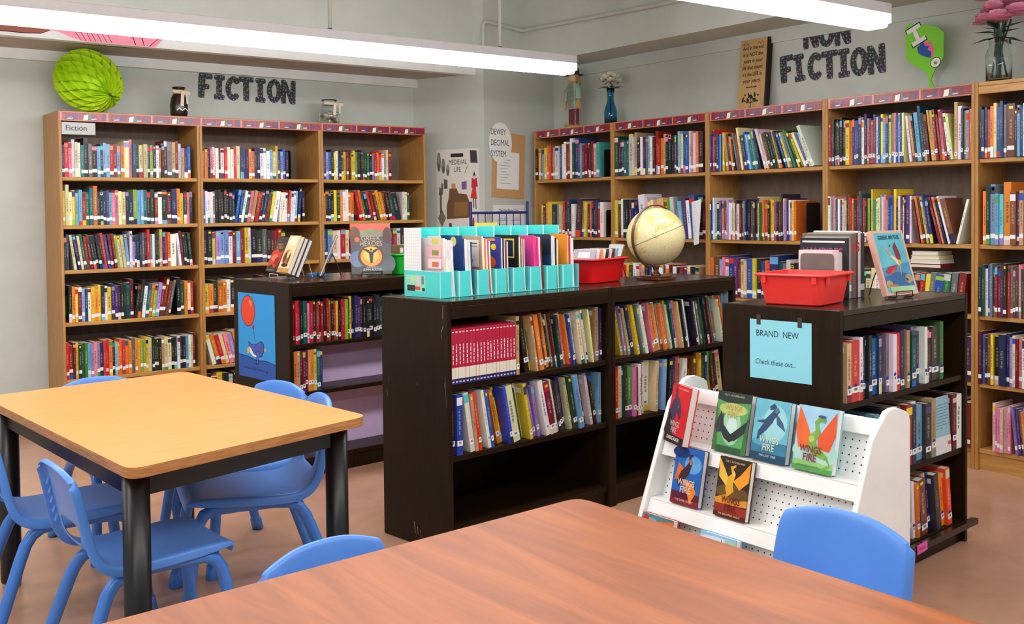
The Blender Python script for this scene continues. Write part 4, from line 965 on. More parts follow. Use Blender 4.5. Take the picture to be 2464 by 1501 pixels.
# ------------------------------------------------------------------ signs on the low bookcases
Rside = FR @ Matrix.Rotation(-math.pi / 2, 4, 'Z')             # local x runs towards the viewer along the side panel, -y faces out
m = MB().box(0, -.0006, 0, .262, -.0001, .225, (150, 226, 240))
sg = tag(build(m, 'paper_sign', M_paper, None, Rside @ frame(-.372, -.0016, .782)), 'pale blue paper sign reading brand new, check these out, taped to espresso side panel', 'sign')
m = MB(); put_text(m, 'BRAND  NEW', .027, .162, -.0009, .034, (30, 40, 60), width=.86); put_text(m, 'Check these out...', .022, .055, -.0009, .029, (30, 60, 80), shear=.25, width=.82)
build(m, 'lettering', M_paper, sg)
for x in (.03, .205): build(MB().box(x, -.0011, .205, x + .018, -.0007, .243, (66, 56, 48)), 'tape', M_gloss, sg)
Lside = FL @ Matrix.Rotation(-math.pi / 2, 4, 'Z')
PW, PH = .40, .475
m = MB().box(0, -.0006, 0, PW, -.0001, PH, (52, 160, 232))
po = tag(build(m, 'paper_poster', M_paper, None, Lside @ frame(-.545, -.0016, .512)), 'blue poster of a bird carried by a red balloon, on espresso side panel', 'poster')
m = MB(); k_ = (26, 34, 70); e = -.0008
m.poly([(0, 0), (PW, 0), (PW, .095), (.3, .108), (.2, .102), (.1, .118), (0, .122)], e, (44, 92, 176))
def stroke(pts, w, c=k_):
    for p, q in zip(pts, pts[1:]):
        d = (Vector(q) - Vector(p)).normalized(); n = Vector((-d.y, d.x)) * w; p2, q2 = Vector(p) - d * w * .6, Vector(q) + d * w * .6
        m.poly([tuple(p2 - n), tuple(q2 - n), tuple(q2 + n), tuple(p2 + n)], e - .0004, c)
stroke([(0, .122), (.1, .118), (.2, .102), (.3, .108), (.4, .095)], .002)
m.disc(.112, .375, .078, .088, e - .0001, k_, 28); m.disc(.112, .375, .074, .084, e - .0002, (240, 74, 44), 28); m.disc(.14, .42, .012, .02, e - .0003, (255, 150, 120), 12, .5)
m.disc(.168, .287, .012, .012, e - .0002, (190, 40, 50), 10)
stroke([(.168, .28), (.175, .25), (.19, .205)], .0018)
body = [(.11, .205), (.15, .19), (.2, .195), (.25, .215), (.28, .2), (.285, .165), (.26, .13), (.2, .115), (.15, .125), (.12, .16)]
m.poly([(p[0] * 1.0, p[1]) for p in body], e - .0002, k_)
inn = [(.2 + (p[0] - .2) * .93, .165 + (p[1] - .165) * .91) for p in body]
m.poly(inn, e - .00025, (72, 96, 186)); m.poly([(.12, .175), (.14, .165), (.17, .135), (.23, .125), (.22, .118), (.16, .122), (.13, .14)], e - .0003, (236, 236, 240))
m.poly([(.2, .16), (.24, .155), (.215, .082), (.195, .075)], e - .00035, k_); m.poly([(.205, .155), (.235, .152), (.213, .088), (.2, .082)], e - .0004, (86, 110, 196))
m.poly([(.095, .16), (.12, .17), (.125, .145), (.1, .13)], e - .0003, (240, 196, 70)); m.poly([(.285, .18), (.305, .17), (.285, .155)], e - .0003, (240, 196, 70))
rw = random.Random(9); xx = .06
while xx < .32:
    z0 = .048 + rw.uniform(-.004, .004) - (xx - .06) * .02; hh = rw.uniform(.008, .016); stroke([(xx, z0), (xx + rw.uniform(-.004, .006), z0 + hh)], .0012); stroke([(xx, z0 + hh * rw.random()), (xx + .007, z0 + hh * rw.random())], .0011); xx += rw.uniform(.009, .016)
stroke([(.17, .08), (.19, .086), (.2, .08), (.22, .086)], .0012)
build(m, 'painted_picture', M_paper, po)
m = MB().box(0, -.0006, 0, .085, -.0001, .038, (250, 96, 190))
nt_ = tag(build(m, 'sticky_note', M_paper, None, FR @ frame(.525, -.0325, .066) @ Matrix.Rotation(-.06, 4, 'Y')), 'bright pink note reading fiction at the foot of the new novels', 'note')
m = MB(); put_text(m, 'Fiction', .016, .012, -.0009, .019, (60, 30, 60)); build(m, 'lettering', M_paper, nt_)
m = MB(); MS = FM @ Matrix.Rotation(-math.pi / 2, 4, 'Z')
for x, z, dx_, dz, w_ in [(-.03, .985, -.004, .06, .0016), (-.038, .93, -.012, .03, .002), (-.035, .905, .004, .02, .001), (-.012, .62, .006, .13, .0007), (-.02, .70, .004, .02, .001), (-.40, .68, .003, .025, .0006), (-.41, .62, .004, .03, .0006), (-.2, .69, .002, .012, .0008), (-.23, .05, .006, .05, .003), (-.21, .045, .004, .035, .002), (-.19, .04, .004, .03, .002)]:
    m.poly([(x, z), (x + w_, z), (x + w_ - dx_, z + dz), (x - dx_, z + dz)], -.0004, (190, 168, 130))
sc_ = tag(build(m, 'worn_scratch', M_paper, None, MS), kind='stuff'); sc_.parent = [o for o in bpy.data.objects if o.name == 'low_bookcase'][0]; sc_.matrix_parent_inverse = sc_.parent.matrix_world.inverted()
for z0, z1 in ((.4665, .70), (.1045, .44)):
    lp = build(MB().box(.027, .21, z0, 1.073, .212, z1), 'paper_lining', M_lav); lp.parent = bpy.data.objects['low_bookcase.002']; tag(lp, 'lavender paper lining behind the shelf')
# pale blue sheet in a clear stand on the middle shelf
o = tag(build(MB().box(0, 0, 0, .138, .0025, .235, (150, 196, 214)), 'sign_sheet', M_gloss, None, FR @ frame(.784, .012, .4062) @ Matrix.Rotation(-.06, 4, 'X')), 'pale blue printed sheet standing at the end of the middle shelf', 'sheet')
m = MB()
for j in range(9): m.box(.012, -.0006, .20 - j * .012, .012 + [.12, .10, .125, .09, .11, .12, .08, .1, .06][j], -.0001, .2025 - j * .012, (110, 140, 160))
m.box(0, -.0008, 0, .138, -.0001, .07, (226, 228, 230)); m.box(.11, -.0012, .03, .135, -.0009, .045, (200, 80, 90))
build(m, 'printing', M_paper, o)
tag(build(MB().box(0, 0, 0, .004, .22, .285, (168, 206, 222)), 'folder', M_gloss, None, FM2 @ frame(1.008, .03, .7108)), 'pale blue folder upright against the side panel below the globe', 'folder')
bookend('black bookend closing the short row on the lavender shelf', FL @ frame(.222, .03, .4665), .13, .17, .08, M_bookend, True, 'black bookends')
bookend('black bookend at the end of the top shelf in the corner bookcase', FB[0] @ frame(.835, .01, B_Z[0] + .0006), .14, .21, .06, M_bookend, False, 'black bookends')
bookend('black notched bookend on the corner bookcase, behind the red bin', FB[0] @ frame(.852, .01, B_Z[1] + .0006), .14, .21, .05, M_bookend, True, 'black bookends')
bookend('black notched bookend left of the divider, above the coral red bin', FB[2] @ frame(.79, .01, B_Z[1] + .0006), .14, .24, .09, M_bookend, True, 'black bookends')
bookend('black bookend at the end of the fiction shelf beside the lettering', FA[1] @ frame(.70, .03, A_Z[0] + .0006), .14, .21, .08, M_bookend, False, 'black bookends')

# ------------------------------------------------------------------ on top of the far bookcases
ATOP = 2.1064
# honeycomb paper ball: crossed tissue leaves make rows of diamond cells
BALL_AX = (_R * .72 - Vector((0, 0, 1)) * .42 - _f * .52).normalized()
BQ = BALL_AX.to_track_quat('Z', 'Y').to_matrix().to_4x4()
ball = thing('paper_ball', 'large lime honeycomb tissue paper ball lying on the oak bookcase', 'paper decoration', Matrix.Translation((1.975, 7.02, ATOP + .214)) @ BQ)
NB, NR, CELLS = 34, 80, 9
def ball_p(t): return (.212 * math.sin(math.pi * t) ** .75 * (1 - .10 * t), -.235 * math.cos(math.pi * t) + (.03 * t ** 6))
m = MB()
for k in range(NB):
    vs, fs = [], []
    for i in range(NR + 1):
        t = .01 + .98 * i / NR; r, z = ball_p(t); sw = math.asin(math.sin(2 * math.pi * CELLS * t * .5)) / (math.pi / 2)
        a = 2 * math.pi * k / NB + math.pi / NB * .97 * sw * (1 if k % 2 else -1)
        for q in (.72, 1.0): vs.append((r * q * math.cos(a), r * q * math.sin(a), z * (q + (1 - q) * .4)))
    fs = [(2 * i, 2 * i + 1, 2 * i + 3, 2 * i + 2) for i in range(NR)]
    m.add(vs, fs)
m.lathe([(max(.0004, ball_p(i / 24)[0] * .74), ball_p(i / 24)[1] * .84) for i in range(25)], 32)
build(m, 'honeycomb_tissue', M_lime, ball)
def jar(label, M, h, r, filling, ribbon, glass, nm='glass_jar'):
    t = thing(nm, label, 'jar', M)
    build(MB().lathe([(0, .002), (r * .8, .002), (r * .95, h * .12), (r, h * .4), (r * .85, h * .66), (r * .6, h * .78), (r * .58, h * .9), (r * .72, h * .97), (r * .75, h), (r * .7, h), (r * .54, h * .92), (r * .54, h * .78), (r * .8, h * .64), (r * .94, h * .4), (r * .89, h * .13), (r * .74, h * .02), (0, h * .02)], 24), 'jar_body', glass, t)
    rj = random.Random(3)
    for i in range(54):
        a, rr, z = rj.uniform(0, 6.28), r * .68 * rj.random() ** .5, h * rj.uniform(.1, .52); s = r * rj.uniform(.16, .26)
        c = build(sphere(MB(), s, 0, 8, 6, rj.choice(filling)), 'filling_piece', M_print, t); c.matrix_local = frame(rr * math.cos(a), rr * math.sin(a), z, a) @ Matrix.Diagonal((1.2, .8, .6, 1))
    build(MB().lathe([(r * .62, h * .77), (r * .68, h * .8), (r * .66, h * .88), (r * .62, h * .9)], 20, ribbon), 'burlap_band', M_print, t)
    build(MB().prism([(-.012, h * .38), (.012, h * .36), (.018, h * .84), (-.006, h * .84)], -r * 1.03, -r * 1.0, 'y', ribbon).prism([(r * .55, h * .45), (r * .75, h * .44), (r * .7, h * .84), (r * .5, h * .84)], -r * .9, -r * .86, 'y', ribbon).prism([(-r * 1.0, h * .80), (r * 1.0, h * .74), (r * 1.02, h * .84), (-r * .9, h * .9)], -r * .84, -r * .8, 'y', ribbon), 'burlap_ribbon', M_print, t)
    return t
M_darkjar = mat_plain('dark_jar_glaze', (52, 34, 24), (36, 24, 18), .25, 10)
t = jar('small dark brown jar tied with burlap, between paper ball and lettering', frame(2.595, 7.05, ATOP), .215, .062, [(210, 200, 180), (60, 40, 30)], (206, 190, 156), M_darkjar, 'decorated_jar')
build(MB().prism([(-.04, .045), (-.02, .06), (0, .045), (.02, .06), (.04, .045), (.04, .052), (.02, .067), (0, .052), (-.02, .067), (-.04, .052)], -.0665, -.063, 'y', (240, 238, 230)), 'zigzag_trim', M_print, t)
jar('clear glass jar of shells with a burlap bow on the oak bookcase', frame(3.775, 7.05, ATOP), .19, .082, [(236, 220, 190), (206, 180, 140), (240, 236, 226), (150, 120, 90)], (214, 204, 178), M_glass)
# cut-out letters
def arc(cx, cz, rx, rz, a0, a1, n=14): return [(cx + rx * math.cos(math.radians(a0 + (a1 - a0) * i / n)), cz + rz * math.sin(math.radians(a0 + (a1 - a0) * i / n))) for i in range(n + 1)]
GLYPH = {
 'F': [[(.0, .02), (.03, 0), (.19, 0), (.22, .03), (.235, .36), (.36, .37), (.39, .40), (.39, .55), (.36, .58), (.24, .58), (.245, .77), (.46, .78), (.5, .82), (.5, .96), (.46, 1), (.05, 1), (.0, .95), (-.01, .5)]],
 'I': [[(.0, .03), (.03, 0), (.36, 0), (.39, .03), (.39, .16), (.36, .2), (.29, .21), (.29, .78), (.36, .79), (.39, .82), (.39, .95), (.36, 1), (.05, 1), (0, .96), (0, .84), (.03, .8), (.08, .79), (.09, .22), (.03, .21), (0, .18)]],
 'T': [[(.17, .03), (.2, 0), (.35, 0), (.38, .03), (.38, .77), (.53, .78), (.56, .82), (.56, .96), (.52, 1), (.03, 1), (-.01, .96), (-.01, .82), (.03, .78), (.16, .77)]],
 'N': [[(0, .03), (.03, 0), (.17, 0), (.2, .03), (.2, .52), (.36, .04), (.40, 0), (.55, 0), (.58, .03), (.58, .96), (.55, 1), (.42, 1), (.38, .96), (.38, .50), (.2, .96), (.16, 1), (.04, 1), (0, .96)]],
 'C': [arc(.29, .5, .29, .5, 42, 318, 26) + [(.5, .23), (.42, .33)] + arc(.29, .5, .095, .25, 305, 55, 14) + [(.42, .68), (.51, .76)]],
 'O': [arc(.29, .5, .29, .5, 0, 180, 20) + arc(.29, .5, .095, .27, 180, 0, 14), arc(.29, .5, .29, .5, 180, 360, 20) + arc(.29, .5, .095, .27, 360, 180, 14)]}
def letter(ch, M, h, label, group, w=1.0):
    m = MB(); h *= 1.06; wd = max(p[0] for q in GLYPH[ch] for p in q)
    for q in GLYPH[ch]:
        pts = [((p[0] - wd / 2) * h * 1.16, p[1] * h) for p in q]
        m.prism(pts, -.0012, .0012, 'y', (30, 30, 36))
    return tag(build(m, 'cutout_letter', M_dots, None, M), label, 'letter', group)
for ch, x, z, rot, lb in [('F', 2.876, 2.283, .05, 'capital F'), ('I', 2.985, 2.278, .03, 'capital I right after the F'), ('C', 3.085, 2.277, .05, 'capital C'), ('T', 3.200, 2.278, .0, 'capital T'), ('I', 3.313, 2.275, .02, 'capital I between T and O'), ('O', 3.425, 2.277, .03, 'capital O'), ('N', 3.542, 2.275, .03, 'capital N')]:
    letter(ch, frame(x, 7.2775, z) @ Matrix.Rotation(rot, 4, 'Y'), .172, f'dotted black {lb} above the far bookcases, in the word fiction', 'letters of fiction on the far wall', .86)
WB = frame(5.7975, 0, 0, -math.pi / 2)
def onB(y, z, rot=0): return WB @ frame(-y, 0, z) @ Matrix.Rotation(rot, 4, 'Y')
for ch, y, z, rot, lb in [('F', 4.362, 2.272, -.06, 'capital F'), ('I', 4.262, 2.268, -.1, 'capital I right after the F'), ('C', 4.150, 2.262, -.02, 'capital C'), ('T', 4.035, 2.26, -.03, 'capital T'), ('I', 3.930, 2.258, -.04, 'capital I between T and O'), ('O', 3.82, 2.254, -.05, 'capital O'), ('N', 3.70, 2.254, -.05, 'capital N')]:
    letter(ch, onB(y, z, rot), .172, f'dotted black {lb} above the side bookcases, in lower row fiction', 'letters of non fiction on the side wall', .84)
for ch, y, z, rot, lb in [('N', 4.178, 2.475, -.03, 'first capital N'), ('O', 4.06, 2.468, -.03, 'capital O'), ('N', 3.94, 2.465, -.06, 'last capital N')]:
    letter(ch, onB(y, z, rot), .165, f'dotted black {lb} of the upper word non on the side wall', 'letters of non fiction on the side wall', .86)

# plaque
BTOP = 2.0924
PLQ = frame(5.715, 4.725, BTOP, -math.pi / 2) @ Matrix.Rotation(-.10, 4, 'X')
M_plq = mat_plain('pale_pine', (206, 168, 108), (188, 148, 90), .5, 5, (12, 12, 1.2), dist=.5)
pq = thing('wooden_plaque', 'tall pine plaque with black script and a tree, leaning on the side wall', 'plaque', PLQ)
build(MB().box(0, 0, 0, .225, .035, .505), 'board', M_plq, pq, bevel=.002)
build(MB().box(.2252, 0, 0, .24, .035, .505).box(-.002, .0355, .0, .24, .04, .505), 'dark_edge', M_dark, pq)
m = MB()
for s_, z, sz, sh in [('And in the end,', .435, .036, .2), ('it is NOT the', .388, .038, 0), ('years in your', .343, .038, .2), ('life that count.', .297, .038, .2), ("It's the LIFE in", .250, .036, 0), ('your years.', .203, .042, .2), ('Abraham Lincoln', .168, .017, .2)]:
    put_text(m, s_, .112, z, -.0006, sz, (40, 32, 26), align='CENTER', shear=sh, width=.80, bold=.0007)
build(m, 'lettering', M_paper, pq)
m = MB(); rt = random.Random(4)
m.poly([(.107, .012), (.119, .012), (.116, .07), (.111, .07)], -.0006, (36, 36, 28))
for i in range(34):
    a, r = rt.uniform(-.15, 3.3), rt.uniform(.02, .075); m.disc(.113 + r * math.cos(a) * 1.05, .072 + r * math.sin(a), .0075, .0075, -.0008, (38, 46, 34), 8)
    if i % 3 == 0:
        p, q = Vector((.113, .06)), Vector((.113 + r * math.cos(a), .07 + r * math.sin(a))); n = Vector((-(q - p).y, (q - p).x)).normalized() * .001
        m.poly([tuple(p - n), tuple(p + n), tuple(q + n), tuple(q - n)], -.0007, (36, 36, 28))
for x0 in (.02, .15):
    for i in range(7): m.disc(x0 + i * .008, .475 + .006 * math.sin(i * 2), .003, .005, -.0008, (60, 50, 36), 6)
build(m, 'painted_tree', M_paper, pq)

# vase with white flowers
def petals(m, c, n, r, col, rnd, tilt=.5, wd=.42):
    for i in range(n):
        a = 2 * math.pi * i / n + rnd.uniform(-.2, .2); t = tilt + rnd.uniform(-.25, .25); d = Vector((math.cos(a) * math.cos(t), math.sin(a) * math.cos(t), math.sin(t))); s = Vector((-math.sin(a), math.cos(a), 0)); u = d.cross(s)
        c0 = Vector(c); w = r * wd; P = [c0, c0 + d * r * .5 + s * w - u * r * .06, c0 + d * r * .95 + s * w * .6, c0 + d * r, c0 + d * r * .95 - s * w * .6, c0 + d * r * .5 - s * w - u * r * .06, c0 + d * r * .55 + u * r * -.14]
        m.add([tuple(p) for p in P], [(0, 1, 6), (1, 2, 6), (2, 3, 6), (3, 4, 6), (4, 5, 6), (5, 0, 6)], tint(col, rnd, 8), True)
def leaf(m, p, d, L, w, col):
    p, d = Vector(p), Vector(d).normalized(); s = d.cross(Vector((0, 0, 1))).normalized()
    m.add([tuple(p), tuple(p + d * L * .45 + s * w), tuple(p + d * L + Vector((0, 0, -.01))), tuple(p + d * L * .45 - s * w), tuple(p + d * L * .5 + Vector((0, 0, -.006)))], [(0, 1, 4), (1, 2, 4), (2, 3, 4), (3, 0, 4)], col)
v = thing('flower_vase', 'blue glass bottle vase of white artificial flowers on corner bookcase', 'vase', frame(5.62, 5.885, BTOP))
build(MB().lathe([(0, .002), (.046, .002), (.05, .012), (.05, .10), (.046, .13), (.032, .165), (.025, .20), (.026, .24), (.032, .285), (.029, .285), (.022, .24), (.021, .20), (.028, .165), (.042, .13), (.046, .10), (.046, .014), (0, .01)], 28), 'vase_body', M_blueglass, v)
rf = random.Random(2)
m = MB()
for i in range(5): m.tube([(rf.uniform(-.02, .02), rf.uniform(-.02, .02), .015), (rf.uniform(-.012, .012), rf.uniform(-.012, .012), .2), (rf.uniform(-.03, .03), rf.uniform(-.03, .03), .32)], .003, 6, (30, 60, 40))
build(m, 'flower_stem', M_print, v)
for i in range(8):
    a = i * .8; c = (.055 * math.cos(a) * (i > 0), .055 * math.sin(a) * (i > 0), .345 + (.03 if i == 0 else rf.uniform(-.02, .02)))
    m = MB(); petals(m, c, 7, .052, (232, 230, 206), rf, .6); petals(m, c, 5, .036, (238, 236, 216), rf, 1.0)
    fl = build(m, 'blossom', M_print, v); build(sphere(MB(), .008, 0, 8, 6, (90, 80, 30)), 'blossom_heart', M_print, fl).matrix_local = frame(*c)
for i in range(6):
    m = MB(); a = i * 1.05; leaf(m, (.01 * math.cos(a), .01 * math.sin(a), .29), (math.cos(a), math.sin(a), .12), .10, .026, (24, 50, 34)); build(m, 'leaf', M_print, v)
# scarecrow figure
sc = thing('scarecrow_figure', 'small straw scarecrow in plaid shirt and dark red trousers on corner bookcase', 'figurine', frame(5.62, 6.315, BTOP, -math.pi / 2 - .15))
build(MB().lathe([(0, 0), (.085, 0), (.075, .018), (.05, .03), (0, .034)], 18, (196, 168, 100)), 'hay_base', M_print, sc)
m = MB()
for i in range(60):
    a, r = rf.uniform(0, 6.28), rf.uniform(.03, .08); m.tube([(r * .6 * math.cos(a), r * .6 * math.sin(a), .02), (r * 1.3 * math.cos(a + .3), r * 1.3 * math.sin(a + .3), rf.uniform(.004, .05))], .0014, 4, tint((206, 176, 104), rf))
build(m, 'straw', M_print, sc)
build(MB().prism(round_poly([(-.052, -.024), (.052, -.024), (.052, .024), (-.052, .024)], .018), .03, .165, 'z', (112, 30, 44)), 'trousers', M_print, sc)
m = MB().prism(round_poly([(-.052, -.03), (.052, -.03), (.052, .03), (-.052, .03)], .02), .16, .37, 'z', (150, 164, 146))
for i in range(5): m.box(-.04 + i * .018, -.0312, .17, -.036 + i * .018, -.0302, .36, (110, 110, 96)).box(-.046, -.0313, .19 + i * .036, .046, -.0303, .194 + i * .036, (120, 124, 104))
build(m, 'shirt', M_print, sc)
for s_ in (-1, 1):
    build(MB().tube([(s_ * .045, 0, .345), (s_ * .085, -.01, .31), (s_ * .092, -.016, .235)], [.022, .024, .024], 12, (150, 190, 166) if s_ > 0 else (150, 160, 140)), 'sleeve', M_print, sc)
    m = MB()
    for i in range(16): m.tube([(s_ * .092 + rf.uniform(-.012, .012), -.016 + rf.uniform(-.012, .012), .24), (s_ * .095 + rf.uniform(-.03, .03), -.018 + rf.uniform(-.02, .02), .15 + rf.uniform(0, .03))], .0022, 4, tint((226, 170, 100), rf))
    build(m, 'straw_hand', M_print, sc)
m = sphere(MB(), .045, .415, 16, 10, (214, 186, 140)); build(m, 'head', M_print, sc)
build(MB().lathe([(.085, .435), (.08, .44), (.048, .445), (.044, .49), (.03, .5), (0, .503)], 18, (84, 62, 40)), 'hat', M_print, sc)
m = MB()
for i in range(26):
    a = rf.uniform(-.3, 3.4); m.tube([(.045 * math.cos(a), .045 * math.sin(a), .43), (.058 * math.cos(a), .058 * math.sin(a), .37 + rf.uniform(-.02, .02))], .003, 4, tint((206, 140, 80), rf))
build(m, 'straw_hair', M_print, sc)
# green paper sculpture
GS = frame(5.70, 3.335, BTOP, -math.pi / 2)
gs = thing('paper_sculpture', 'bright green painted paper shape with letter I and blue and pink patch', 'paper craft', GS)
out = [(-.115, .40), (-.09, .42), (.085, .375), (.125, .335), (.12, .19), (.07, .13), (.045, .075), (.065, .03), (.085, .0), (.035, .0), (.035, .06), (.02, .12), (-.05, .165), (-.11, .21)]
build(MB().prism(out[::-1], -.004, .004, 'y', (126, 214, 50)), 'board', M_paper, gs)
build(MB().prism(round_poly([(.02, .006), (.10, .006), (.10, .06), (.02, .06)], .02), .0, .003, 'z', (110, 200, 60)), 'foot', M_paper, gs)
m = MB(); R2 = lambda p, a, c: (c[0] + p[0] * math.cos(a) - p[1] * math.sin(a), c[1] + p[0] * math.sin(a) + p[1] * math.cos(a))
I_ = [(-.045, -.055), (.045, -.055), (.045, -.03), (.013, -.03), (.013, .03), (.045, .03), (.045, .055), (-.045, .055), (-.045, .03), (-.013, .03), (-.013, -.03), (-.045, -.03)]
for grow, c, e in ((1.12, (30, 30, 34), -.0045), (1.0, (236, 238, 236), -.0048)):
    m.add([(q[0], e, q[1]) for q in [R2((p[0] * grow, p[1] * grow), .42, (-.045, .345)) for p in I_]], [tuple(i for i in (0, 1, 2, 3, 10, 11)), (3, 4, 9, 10), (4, 5, 6, 7, 8, 9)], c)
m.poly([(-.04, .27), (.0, .30), (.03, .28), (.06, .23), (.045, .20), (.0, .215), (-.03, .235)], -.0045, (36, 80, 170))
m.poly([(.0, .30), (.045, .295), (.065, .25), (.06, .205), (.045, .2), (.05, .235), (.025, .25), (.035, .27), (.01, .275)], -.0048, (240, 110, 150))
m.disc(.075, .17, .034, .03, -.0045, (30, 30, 34), 14, .5); m.disc(.075, .17, .03, .026, -.0048, (236, 240, 230), 14, .5); m.disc(.075, .168, .012, .01, -.005, (150, 150, 80), 10)
build(m, 'painted_motif', M_paper, gs)
# pink peonies in a glass jar
pj = thing('flower_jar', 'clear glass jar of pink artificial peonies on the last oak bookcase', 'vase', frame(5.60, 2.845, BTOP))
build(MB().lathe([(0, .002), (.058, .002), (.064, .012), (.066, .15), (.058, .18), (.048, .195), (.048, .23), (.052, .232), (.052, .24), (.045, .24), (.045, .196), (.054, .178), (.062, .15), (.06, .016), (0, .012)], 28), 'jar_body', M_glass, pj)
m = MB()
for i in range(9): m.tube([(rf.uniform(-.035, .035), rf.uniform(-.035, .035), .02), (rf.uniform(-.02, .02), rf.uniform(-.02, .02), .2), (rf.uniform(-.05, .05), rf.uniform(-.05, .05), .34)], .0055, 6, (28, 62, 44))
build(m, 'flower_stem', M_print, pj)
for i, c in enumerate([(-.0, .02, .40), (0, -.10, .365), (.02, .075, .345), (-.05, -.02, .335), (.05, -.03, .43), (0, -.13, .42), (-.02, .04, .47)]):
    m = MB()
    for k, (n, r, t) in enumerate([(9, .075, .1), (9, .068, .45), (8, .058, .8), (7, .045, 1.1), (5, .03, 1.4)]): petals(m, (c[0], c[1], c[2] + k * .003), n, r, [(254, 160, 192), (255, 176, 204), (255, 188, 212), (255, 200, 220), (255, 180, 208)][k], rf, t, .72)
    build(m, 'blossom', M_print, pj)
for i in range(10):
    m = MB(); a = i * .63; leaf(m, (.01 * math.cos(a), .01 * math.sin(a), .25 + .02 * (i % 3)), (math.cos(a), math.sin(a), .25 * (i % 3 - .6)), .13, .03, (22, 44, 36)); build(m, 'leaf', M_print, pj)
tag(build(sphere(MB(), .038, 0, 16, 10, (110, 62, 40)), 'wooden_heart', M_print, None, frame(5.62, 2.715, BTOP + .1) @ Matrix.Diagonal((.5, 1, 1, 1))), 'brown rounded wooden ornament at the frame edge beside pink flowers', 'ornament') if False else None

# painted figure across the beam face and its underside
mu = thing('painted_mural', 'pink and brown painted figure across the beam above the lime ball', 'mural', frame(0, 6.688, 0))
m = MB(); e = -.0006
m.poly([(1.30, 2.59), (1.66, 2.59), (2.37, 2.589), (2.31, 2.526), (1.86, 2.526), (1.78, 2.545), (1.70, 2.575), (1.62, 2.58)], e, (248, 150, 174))
for x0, x1 in [(1.80, 1.84), (1.835, 1.87), (1.87, 1.90), (1.90, 1.93), (1.935, 1.965), (1.965, 2.0), (2.0, 2.03)]: m.poly([(x0, 2.588), (x0 + .004, 2.588), (x1 + .004, 2.53), (x1, 2.53)], e - .0002, (50, 30, 36))
for x0, x1 in [(2.16, 2.18), (2.33, 2.27), (2.22, 2.235)]: m.poly([(x0, 2.585), (x0 + .006, 2.585), (x1 + .006, 2.53), (x1, 2.53)], e - .0002, (50, 30, 36))
build(m, 'pink_paint', M_paper, mu)
m = MB(); m.poly([(1.2, 2.589), (1.63, 2.589), (1.66, 2.575), (1.60, 2.555), (1.5, 2.55), (1.35, 2.552), (1.2, 2.56)], e - .0003, (150, 84, 70)); m.poly([(1.2, 2.56), (1.35, 2.552), (1.5, 2.55), (1.6, 2.555), (1.66, 2.575), (1.6, 2.55), (1.5, 2.544), (1.35, 2.546), (1.2, 2.554)], e - .0004, (50, 26, 24)); build(m, 'brown_paint', M_paper, mu)
m = MB(); rs = random.Random(11); P_ = [(1.86 + .17 * (1 + math.cos(a)) , -.0, 6.9 + .09 * math.sin(a)) for a in [6.283 * i / 24 for i in range(25)]]
def ustroke(pts, w=.0035):
    for p, q in zip(pts, pts[1:]):
        p, q = Vector(p), Vector(q); d = (q - p).normalized(); n = Vector((-d.y, d.x)) * w
        m.add([(v_.x, v_.y - 6.688, 2.5335) for v_ in (p - n, p + n, q + n, q - n)], [(0, 1, 2, 3)], (40, 34, 30))
ustroke([(1.83 + .2 * (1 + math.cos(a)), 6.80 + .04 * math.sin(a) + .02) for a in [3.1416 + 3.1416 * i / 14 * 2 for i in range(15)]])
for i in range(12): ustroke([(1.88 + i * .028, 6.79 + rs.uniform(0, .03)), (1.89 + i * .028 + rs.uniform(0, .03), 6.82 + rs.uniform(0, .03)), (1.9 + i * .028, 6.8 + rs.uniform(0, .03))], .0025)
build(m, 'underside_outline', M_paper, mu)

# ------------------------------------------------------------------ papers on the pillar and shelves
SD = Matrix(((math.cos(PA), -math.sin(PA), 0, PX), (math.sin(PA), math.cos(PA), 0, PY), (0, 0, 1, 0), (0, 0, 0, 1)))
m = MB().box(0, -.0012, 0, .42, -.0002, .70, (222, 218, 208))
mp = tag(build(m, 'paper_poster', M_paper, None, SD @ frame(.232, -.0006, 1.24)), 'medieval life poster with castle and costumed figures on pillar side', 'poster')
m = MB(); e = -.0014
put_text(m, 'MEDIEVAL', .215, .575, e, .058, (60, 54, 50), align='CENTER', width=.68); put_text(m, 'LIFE', .21, .515, e, .058, (60, 54, 50), align='CENTER', width=.7)
m.box(.145, e - .0002, .635, .27, e, .665, (40, 38, 38)); m.poly([(.34, .585), (.41, .58), (.40, .68), (.335, .685)], e, (60, 56, 62))
for x, z, rx, rz in [(.025, .60, .02, .1), (.07, .565, .018, .08), (.115, .53, .016, .06)]: m.disc(x, z, rx, rz * .8, e, (100, 98, 92), 12); m.disc(x, z + .02, rx * .6, rz * .4, e - .0001, (150, 148, 140), 10)
m.poly([(.27, .48), (.30, .53), (.325, .585), (.30, .545), (.275, .49)], e, (110, 124, 80)); m.poly([(.29, .5), (.31, .58), (.315, .6), (.298, .54)], e, (100, 114, 76))
for q in [[(.03, .18), (.05, .18), (.05, .35), (.03, .34)], [(.02, .33), (.06, .33), (.07, .42), (.05, .43), (.045, .38), (.03, .4)]]: m.poly(q, e, (110, 96, 80))
m.poly([(.1, .13), (.32, .14), (.33, .26), (.30, .33), (.22, .34), (.2, .38), (.13, .38), (.12, .3), (.1, .24)], e, (110, 78, 50)); m.poly([(.17, .15), (.31, .16), (.31, .27), (.18, .27)], e - .0001, (140, 100, 56)); m.poly([(.15, .37), (.19, .37), (.19, .42), (.15, .42)], e, (196, 140, 84))
m.poly([(.25, .37), (.3, .37), (.3, .44), (.25, .43)], e, (130, 90, 150)); m.poly([(.075, .38), (.11, .38), (.11, .45), (.075, .46)], e, (90, 84, 96))
